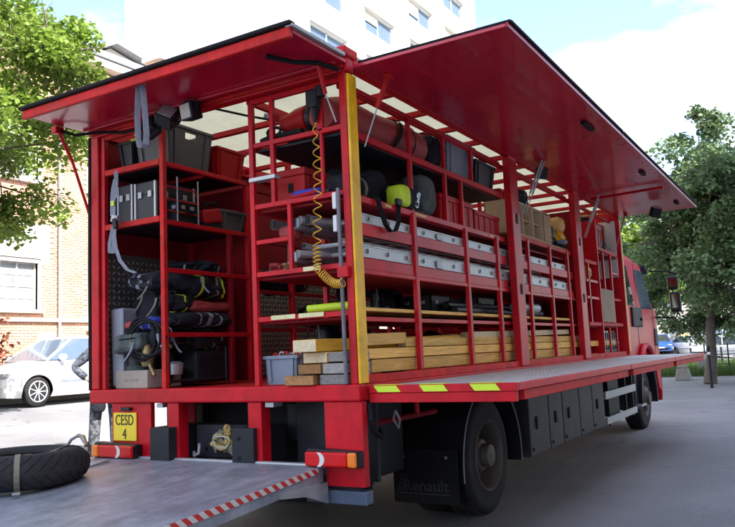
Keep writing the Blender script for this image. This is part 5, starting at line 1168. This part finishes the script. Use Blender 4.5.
for i in range(34):
    a = 2*math.pi*i/34
    for s in (1, -1):
        pts = []
        for q in range(6):
            t = s*(.12+.2*q); aa = a+.06*q+(.09 if s < 0 else 0); r = 0.30+.110*1.1*math.cos(t)+.0008
            pts.append((tc_[0]+r*math.cos(aa), tc_[1]+r*math.sin(aa), tc_[2]+.1085*math.sin(t)))
        gv.tube(pts, .0022, 4)
gv.build('tread_groove', 'black', ty)['kind'] = 'stuff'
for ang, mm in ((-38, 'tan'), (60, 'black')):
    a0 = R_(ang); ca, sa = math.cos(a0), math.sin(a0)
    pts = [(tc_[0]+(0.30+.127*math.cos(t))*ca, tc_[1]+(0.30+.127*math.cos(t))*sa, tc_[2]+.113*math.sin(t)) for t in [R_(x) for x in range(-100, 281, 20)]]
    st = part('strap', mm, ty, pts, .032, .003, (-sa, ca, 0), fn='ribbon')
    part('buckle', 'galv', st, (tc_[0]+.435*ca, tc_[1]+.435*sa, tc_[2]-.10), (.022, .022, .006), fn='obox', rot=(0, 0, a0))
ra = thing('rope_loop', 'yellow and grey cord looped over the motorcycle tyre', 'cord', (-2.0, -.8, .85))
part('cord', 'strap', ra, [(-2.05, -.62, .80), (-1.98, -.60, .90), (-1.92, -.58, .93), (-1.86, -.6, .90), (-1.80, -.62, .87)], .010, fn='tube', smooth=True); part('yellow_end', 'gold', ra, [(-1.94, -.58, .925), (-1.88, -.58, .92), (-1.80, -.62, .865)], .013, fn='tube', smooth=True)
part('inner_cord', 'tan', ra, [(-2.35, -.95, .80), (-2.25, -.8, .83), (-2.12, -.72, .79), (-2.03, -.75, .82), (-1.95, -.66, .86)], .012, fn='tube', smooth=True)
part('red_tie', 'fabricred', ra, [(-2.1, -.72, .81), (-2.04, -.7, .83), (-1.98, -.7, .80)], .009, fn='tube')
rw = thing('rag', 'brass coloured rag and wire bundle hung on the cross beam above the tail lift', 'rag', (-1.2, .08, .8))
[part('cloth_fold', 'ragy' if i % 3 else 'tan', rw, (-1.22+.10*random.uniform(-1, 1), .09, .83+.07*random.uniform(-1, 1)), (.03, .022, .03), fn='blob', e=2.2, nu=24, nv=14, amp=1.1, freq=22, seed=i) for i in range(13)]; [part('cord_turn', 'ragy' if i % 2 else 'galv', rw, [(-1.22+.08*math.cos(a*.8+i), .06, .83+(.03+.012*i)*math.sin(a*.8+i)) for a in range(6)], .007, fn='tube', smooth=True) for i in range(4)]; part('wire', 'gold', rw, [(-1.12, .08, .88), (-1.08, .07, .84), (-1.07, .07, .76)], .007, fn='tube')

# ---------------------------------------------------------------- cars
def make_car(label, paint, group=None, wag=0.0, wheelm='rimsilver', glassm='glass'):
    """front towards -Y, length 4.1"""
    t = thing('parked_car', label, 'car', (0, 0, 0), group)
    st = [(-2.05, .30, .52, .60, .52), (-2.0, .22, .66, .74, .66), (-1.8, .2, .76, .82, .74), (-1.45, .19, .86, .865, .78), (-1.0, .19, .95, .88, .80), (-.5, .19, .97, .885, .82), (.4, .19, .985, .885, .83), (1.2, .19, 1.0, .88, .82), (1.75, .22, 1.0, .86, .79), (1.98, .28, .96, .80, .74), (2.05, .34, .6, .74, .68)]
    b = MB(); n = 12
    for y, zb, zt_, hb, ht in st:
        b.v += [(x, y, z) for x, z in ((-hb*.93, zb), (hb*.93, zb), (hb, zb+.12), (hb*1.01, (zb+zt_)/2), (hb*.99, zt_-.14), (ht+.02, zt_-.03), (ht-.08, zt_), (0, zt_+.03), (-ht+.08, zt_), (-ht-.02, zt_-.03), (-hb*.99, zt_-.14), (-hb*1.01, (zb+zt_)/2))]
        # (the profile closes back to -hb at the sill)
    for i in range(len(st)-1):
        for j in range(n): b.f.append((i*n+j, i*n+(j+1) % n, (i+1)*n+(j+1) % n, (i+1)*n+j))
    b.f += [tuple(range(n)), tuple(reversed(range((len(st)-1)*n, len(st)*n)))]
    body = b.build('body', paint, t, True)
    # wheel arches cut out
    for y in (-1.28, 1.28):
        cu = MB().lathe([(-1.2, .355), (1.2, .355)], (0, y, .31), 'x', 28).build('cutter', paint, None)
        md = body.modifiers.new('arch', 'BOOLEAN'); md.operation = 'DIFFERENCE'; md.object = cu; md.solver = 'EXACT'
        bpy.context.view_layer.update(); dg = bpy.context.evaluated_depsgraph_get(); me = bpy.data.meshes.new_from_object(body.evaluated_get(dg))
        body.modifiers.clear(); body.data = me; bpy.data.objects.remove(cu)
    part('wheel_well', 'black', t, -.7, .7, -1.6, 1.6, .25, .6)
    yr = 1.55+wag
    gl = MB(); base = [(-.76, -1.02), (.76, -1.02), (.80, -.3), (.80, 1.2), (.72, 1.90), (-.72, 1.90), (-.80, 1.2), (-.80, -.3)]; top = [(-.54, -.22), (.54, -.22), (.60, 0), (.60, 1.0), (.54, yr), (-.54, yr), (-.60, 1.0), (-.60, 0)]
    gl.v += [(x, y, .965) for x, y in base]+[(x, y, 1.44) for x, y in top]; gl.f += [(i, (i+1) % 8, 8+(i+1) % 8, 8+i) for i in range(8)]+[tuple(range(8, 16))]
    gl.build('glasshouse', glassm, t)
    rf = MB(); rf.v += [(x*1.02, y, 1.435) for x, y in top]+[(x*.9, y*.93+.03, 1.49) for x, y in top]; rf.f += [(i, (i+1) % 8, 8+(i+1) % 8, 8+i) for i in range(8)]+[tuple(range(8, 16)), tuple(reversed(range(8)))]
    rf.build('roof', paint, t, True)
    for s in (-1, 1):
        for (y0, y1, w_) in ((-1.0, -.2, .06), (.35, .38, .07), (1.86, yr, .14)): part('pillar', paint, t, (s*(.76 if y0 < 0 else (.805 if y0 < 1 else .73)), y0, .96), (s*(.55 if y0 != .35 else .605), y1, 1.45), w_, .03, fn='bar')
        part('wing_mirror', paint, t, (s*.93, -.72, 1.02), (.10, .06, .065), fn='blob', e=3, smooth=True)
        h_ = part('headlight', 'lampglass', t, (s*.62, -1.92, .66), (.15, .13, .065), fn='blob', e=3, smooth=True); part('tail_lamp', 'lampred', t, (s*.70, 1.98, .78), (.09, .09, .12), fn='blob', e=3, smooth=True)
        part('side_moulding', 'cratelight', t, s*.888-.008, s*.888+.008, -.75, .85, .47, .53, bevel=.004)
        part('door_gap', 'black', t, s*.884-.005, s*.884+.006, -.62, -.613, .3, .93); part('door_gap', 'black', t, s*.884-.005, s*.884+.006, .40, .407, .3, .93)
        part('door_handle', paint, t, s*.9-.02, s*.9+.012, .18, .32, .80, .83, bevel=.006)
        for y in (-1.28, 1.28):
            pf = [(0, .2), (0, .23), (.0, .275), (-.02, .305), (-.17, .305), (-.19, .27), (-.19, .2)]
            w_ = MB().lathe([(s*(a+.86), r) for a, r in pf], (0, y, .31), 'x', 32).build('wheel', 'tyre', t, True)
            MB().lathe([(s*.865, .225), (s*.855, .205), (s*.80, .19), (s*.80, .05), (s*.80, 0.0)], (0, y, .31), 'x', 32).build('rim', 'steeldark', w_, True)
            sp = MB()
            for i in range(9):
                a = 2*math.pi*i/9; sp.bar((s*.85, y+.03*math.cos(a), .31+.03*math.sin(a)), (s*.855, y+.21*math.cos(a), .31+.21*math.sin(a)), .02, .042, up=(1, 0, 0))
            sp.lathe([(s*.83, .05), (s*.865, .045), (s*.868, .0)], (0, y, .31), 'x', 16); sp.build('spokes', wheelm, w_)
            MB().tube([(s*.868, y+.215*math.cos(a*.2094), .31+.215*math.sin(a*.2094)) for a in range(30)], .014, 6, closed=True).build('rim_ring', wheelm, w_, True)
    part('grille', 'blackplastic', t, -.5, .5, -2.06, -1.98, .30, .42, bevel=.01); part('bumper', paint, t, -.66, .66, -2.09, -2.02, .43, .54, bevel=.02)
    part('front_plate', 'white', t, -.26, .26, -2.10, -2.091, .44, .53)
    return t
car = make_car('white hatchback parked at the kerb in front of the brick building', 'carwhite', glassm='glassblue')
car.location = (-12.75, 7.55, .60); car.rotation_euler = (0, 0, R_(0))
CG = 'cars parked beyond the trees on the right'
c1 = make_car('blue car parked between the truck cab and the tree trunk', 'carblue', CG); c1.location = (-8.6, 58, .36); c1.rotation_euler = (0, 0, R_(12))
c2 = make_car('orange yellow car parked just right of the blue car', 'caryellow', CG, .3); c2.location = (-7.5, 60, .29); c2.rotation_euler = (0, 0, R_(-60))
c3 = make_car('silver car parked just right of the large tree trunk', 'carsilver', CG); c3.location = (-4.2, 53, .08); c3.rotation_euler = (0, 0, R_(-20))
c4 = make_car('white car parked left of the large tree trunk', 'carwhite', CG); c4.location = (-5.9, 57, .19); c4.rotation_euler = (0, 0, R_(40))
c5 = make_car('silver car at the far right edge behind the fence', 'carsilver', CG, .3); c5.location = (-3.0, 52, .0); c5.rotation_euler = (0, 0, R_(80))
vn = thing('delivery_van', 'dark blue van roof showing behind the silver car', 'van', (-5.0, 58, .13))
MB().prism([(57.5, .5), (57.5, 1.2), (58.3, 1.5), (58.9, 2.3), (62.5, 2.35), (62.6, .5)], 'x', -6, -4.1).build('body', 'cardark', vn, bevel=.08)
part('side_window', 'glassblue', vn, -4.1, -4.07, 58.8, 60, 1.55, 2.1); part('windscreen', 'glassblue', vn, (-5.05, 58.55, 1.95), (.85, .02, .38), fn='obox', rot=(R_(-37), 0, 0))
for y in (58.4, 61.6):
    for x in (-6, -4.1): w_ = part('wheel', 'tyre', vn, [(-.1, .1), (-.1, .33), (.1, .33), (.1, .1)], (x, y, .46), 'x', fn='lathe'); part('rim', 'rimsilver', w_, [(-.11, .2), (.11, .2)], (x, y, .46), 'x', fn='lathe')
# ---------------------------------------------------------------- street furniture
bo = thing('bollard', 'black metal bollard standing alone on the pavement at the right', 'bollard', (-.40, 19.4, 0))
part('post', 'steeldark', bo, [(0, .055), (.04, .055), (.05, .04), (1.02, .04), (1.03, .05), (1.06, .05)], (-.40, 19.4, 0), fn='lathe', smooth=True); part('head', 'steeldark', bo, [(0, .04), (.04, .055), (.09, .05), (.13, .015)], (-.40, 19.4, 1.06), fn='lathe', smooth=True); part('white_band', 'white', bo, [(0, .042), (.07, .042)], (-.40, 19.4, .93), fn='lathe')
for i, (x, y, lb) in enumerate(((-3.4, 37, 'slim grey bollard in the grass left of the dark tree trunk'), (-2.6, 40, 'slim grey bollard just right of the dark tree trunk'), (-1.9, 36, 'slim grey bollard near the right edge before the silver car'))):
    b2 = thing('bollard', lb, 'bollard', (x, y, 0)); part('post', 'steeldark', b2, [(0, .05), (1.1, .05), (1.2, .02)], (x, y, 0), fn='lathe', smooth=True); part('white_band', 'white', b2, [(0, .054), (.10, .054)], (x, y, .95), fn='lathe')
cbk = thing('concrete_block', 'concrete barrier block standing behind the truck cab', 'block', (-1.95, 24, 0)); MB().prism([(-2.1, 0), (-1.6, 0), (-1.68, .40), (-2.02, .40)], 'y', 23.8, 24.3).build('base', 'concrete', cbk, bevel=.03); part('cap', 'concrete', cbk, -2.0, -1.7, 23.85, 24.25, .40, .50, bevel=.03)
cb2 = thing('concrete_block', 'smaller concrete block further back beside the first', 'block', (-1.9, 30, 0)); part('base', 'concrete', cb2, -2.2, -1.5, 30, 30.7, 0, .55, bevel=.03); part('cap', 'stone', cb2, -2.1, -1.6, 30.1, 30.6, .55, .72, bevel=.02)
fe = thing('fence', 'low green wire fence around the grass at the right edge', 'fence', (0, 31, 0))
for i in range(9): part('fence_post', 'steeldark', fe, [(-2.0+i*.9, 31, 0), (-2.0+i*.9, 31, 1.15)], .03, fn='tube')
for z in (.3, .7, 1.1): part('fence_rail', 'grass', fe, [(-2.0, 31, z), (5.2, 31, z)], .018, fn='tube')
gp = MB().box(-4.6, 9, 26.5, 44, .004, .05); struct('grass_bed', gp, 'grass')
rng = np.random.default_rng(9); n = 16000; P = np.stack([rng.uniform(-4.5, 4, n), 26.6+17*rng.uniform(0, 1, n)**1.5, np.full(n, .05)], -1)
hh = rng.uniform(.08, .32, n); a = rng.uniform(0, 6.28, n); V = np.zeros((n, 3, 3)); V[:, 0] = P; V[:, 1] = P+np.stack([np.cos(a)*.03, np.sin(a)*.03, np.zeros(n)], -1); V[:, 2] = P+np.stack([rng.normal(0, .05, n), rng.normal(0, .05, n), hh], -1)
me = bpy.data.meshes.new('grass'); me.from_pydata(V.reshape(-1, 3).tolist(), [], [(3*i, 3*i+1, 3*i+2) for i in range(n)]); me.materials.append(M['grass'])
go = bpy.data.objects.new('grass', me); col.objects.link(go); tag(go, 'uneven green grass growing around the trees on the right', 'grass', kind='stuff')

# ---------------------------------------------------------------- the person behind the truck
def skin_mesh(name, verts, edges, radii, mt, parent, root=0, sub=2):
    me = bpy.data.meshes.new(name); me.from_pydata(verts, edges, []); o = bpy.data.objects.new(name, me); col.objects.link(o)
    md = o.modifiers.new('skin', 'SKIN'); md.use_smooth_shade = True
    for i, r in enumerate(radii):
        rr = r if isinstance(r, tuple) else (r, r); me.skin_vertices[0].data[i].radius = rr
    me.skin_vertices[0].data[root].use_root = True
    ms = o.modifiers.new('sub', 'SUBSURF'); ms.levels = sub; ms.render_levels = sub
    bpy.context.view_layer.update(); dg = bpy.context.evaluated_depsgraph_get(); m2 = bpy.data.meshes.new_from_object(o.evaluated_get(dg)); bpy.data.objects.remove(o)
    m2.materials.clear(); m2.materials.append(M[mt]); o = bpy.data.objects.new(name, m2); col.objects.link(o); o.parent = parent
    for p in m2.polygons: p.use_smooth = True
    return o
# local frame: x to the viewer's left is the bent elbow, z up, figure 1.75 m tall
pe = thing('person', 'person in grey camouflage trousers standing behind the truck with one hand on the hip', 'person')
V = [(0, 0, .93), (0, 0, 1.12), (0, 0, 1.36), (0, 0, 1.46), (0, -.01, 1.54), (0, -.01, 1.64),      # 0-5 pelvis..head
     (-.10, 0, .88), (-.13, 0, .50), (-.16, .03, .09), (-.17, -.10, .03), (.10, 0, .88), (.12, .02, .50), (.13, .06, .09), (.14, -.07, .03),   # legs 6-13
     (-.18, 0, 1.40), (-.40, .03, 1.20), (-.20, -.10, 1.02), (-.15, -.14, .98), (.18, 0, 1.40), (.24, .02, 1.12), (.24, -.06, .88), (.24, -.09, .80)]
Ed = [(0, 1), (1, 2), (2, 3), (3, 4), (4, 5), (0, 6), (6, 7), (7, 8), (8, 9), (0, 10), (10, 11), (11, 12), (12, 13), (3, 14), (14, 15), (15, 16), (16, 17), (3, 18), (18, 19), (19, 20), (20, 21)]
Rd = [(.13, .10), (.13, .10), (.15, .11), (.07, .07), (.05, .05), (.085, .10), .085, .055, .04, (.035, .025), .085, .055, .04, (.035, .025), .06, .04, .03, (.035, .02), .06, .04, .03, (.035, .02)]
skin_mesh('body', V, Ed, Rd, 'skin', pe)
skin_mesh('trousers', [V[0], V[6], V[7], (-.155, .03, .12), V[10], V[11], (.13, .055, .12), (0, 0, 1.0)], [(0, 1), (1, 2), (2, 3), (0, 4), (4, 5), (5, 6), (0, 7)], [(.15, .12), .10, .082, .075, .10, .082, .075, (.145, .115)], 'camo', pe)
skin_mesh('jacket', [(0, 0, .90), (0, 0, 1.12), (0, 0, 1.36), (0, 0, 1.45), V[14], V[15], (-.23, -.085, 1.045), V[18], V[19], (.24, -.04, .93)], [(0, 1), (1, 2), (2, 3), (3, 4), (4, 5), (5, 6), (3, 7), (7, 8), (8, 9)], [(.17, .13), (.155, .12), (.17, .125), (.085, .08), .08, .062, .052, .08, .062, .052], 'jacket', pe)
for s, fx in ((-1, (-.17, -.05)), (1, (.14, -.01))): part('boot', 'black', pe, (fx[0], fx[1], .055), (.055, .15, .055), fn='blob', e=3, smooth=True); part('boot_shaft', 'black', pe, [(fx[0], fx[1]+.07, .05), (fx[0], fx[1]+.075, .22)], .058, fn='tube', n=14)
part('hair', 'hair', pe, (0, .015, 1.70), (.095, .11, .09), fn='blob', e=2.2, smooth=True, amp=.05)
for s in (-1, 1):
    part('eye', 'ink', pe, (s*.032, -.105, 1.655), (.011, .008, .008), fn='blob', e=2); part('ear', 'skin', pe, (s*.088, .0, 1.64), (.012, .02, .032), fn='blob', e=2, smooth=True)
part('nose', 'skin', pe, (0, -.115, 1.63), (.014, .02, .024), fn='blob', e=2, smooth=True); part('mouth', 'fabricred', pe, (0, -.105, 1.59), (.024, .006, .006), fn='blob', e=2)
for hx, hy, hz, dx in ((-.13, -.15, .97, 1), (.24, -.10, .79, 0)):
    for k in range(5):
        o_ = (-.02+.012*k)
        pts = [(hx, hy+o_, hz), (hx+.035*dx+(.0 if dx else .0), hy+o_-.012, hz-.03), (hx+.05*dx, hy+o_, hz-.065+(.012 if k in (0, 4) else 0))] if k else [(hx, hy-.02, hz+.01), (hx-.02, hy-.045, hz-.02), (hx-.015, hy-.05, hz-.05)]
        part('finger', 'skin', pe, pts, [.010, .009, .007], fn='tube', smooth=True)
part('belt', 'black', pe, [(.165*math.cos(a*.45), .13*math.sin(a*.45), .96) for a in range(14)], .05, .008, (0, 0, 1), fn='ribbon')
part('pouch', 'fabricdark', pe, (-.10, -.12, .72), (.10, .06, .13), fn='blob', e=3, smooth=True, amp=.1); part('pouch', 'fabricdark', pe, (.14, -.10, .74), (.09, .06, .12), fn='blob', e=3, smooth=True, amp=.1)
PX, PY = -5.84, 2.94
pe.location = (PX, PY, gz(PX)); pe.rotation_euler = (0, 0, math.atan2(PY+4.09, PX-2.5)+R_(90)+math.pi)
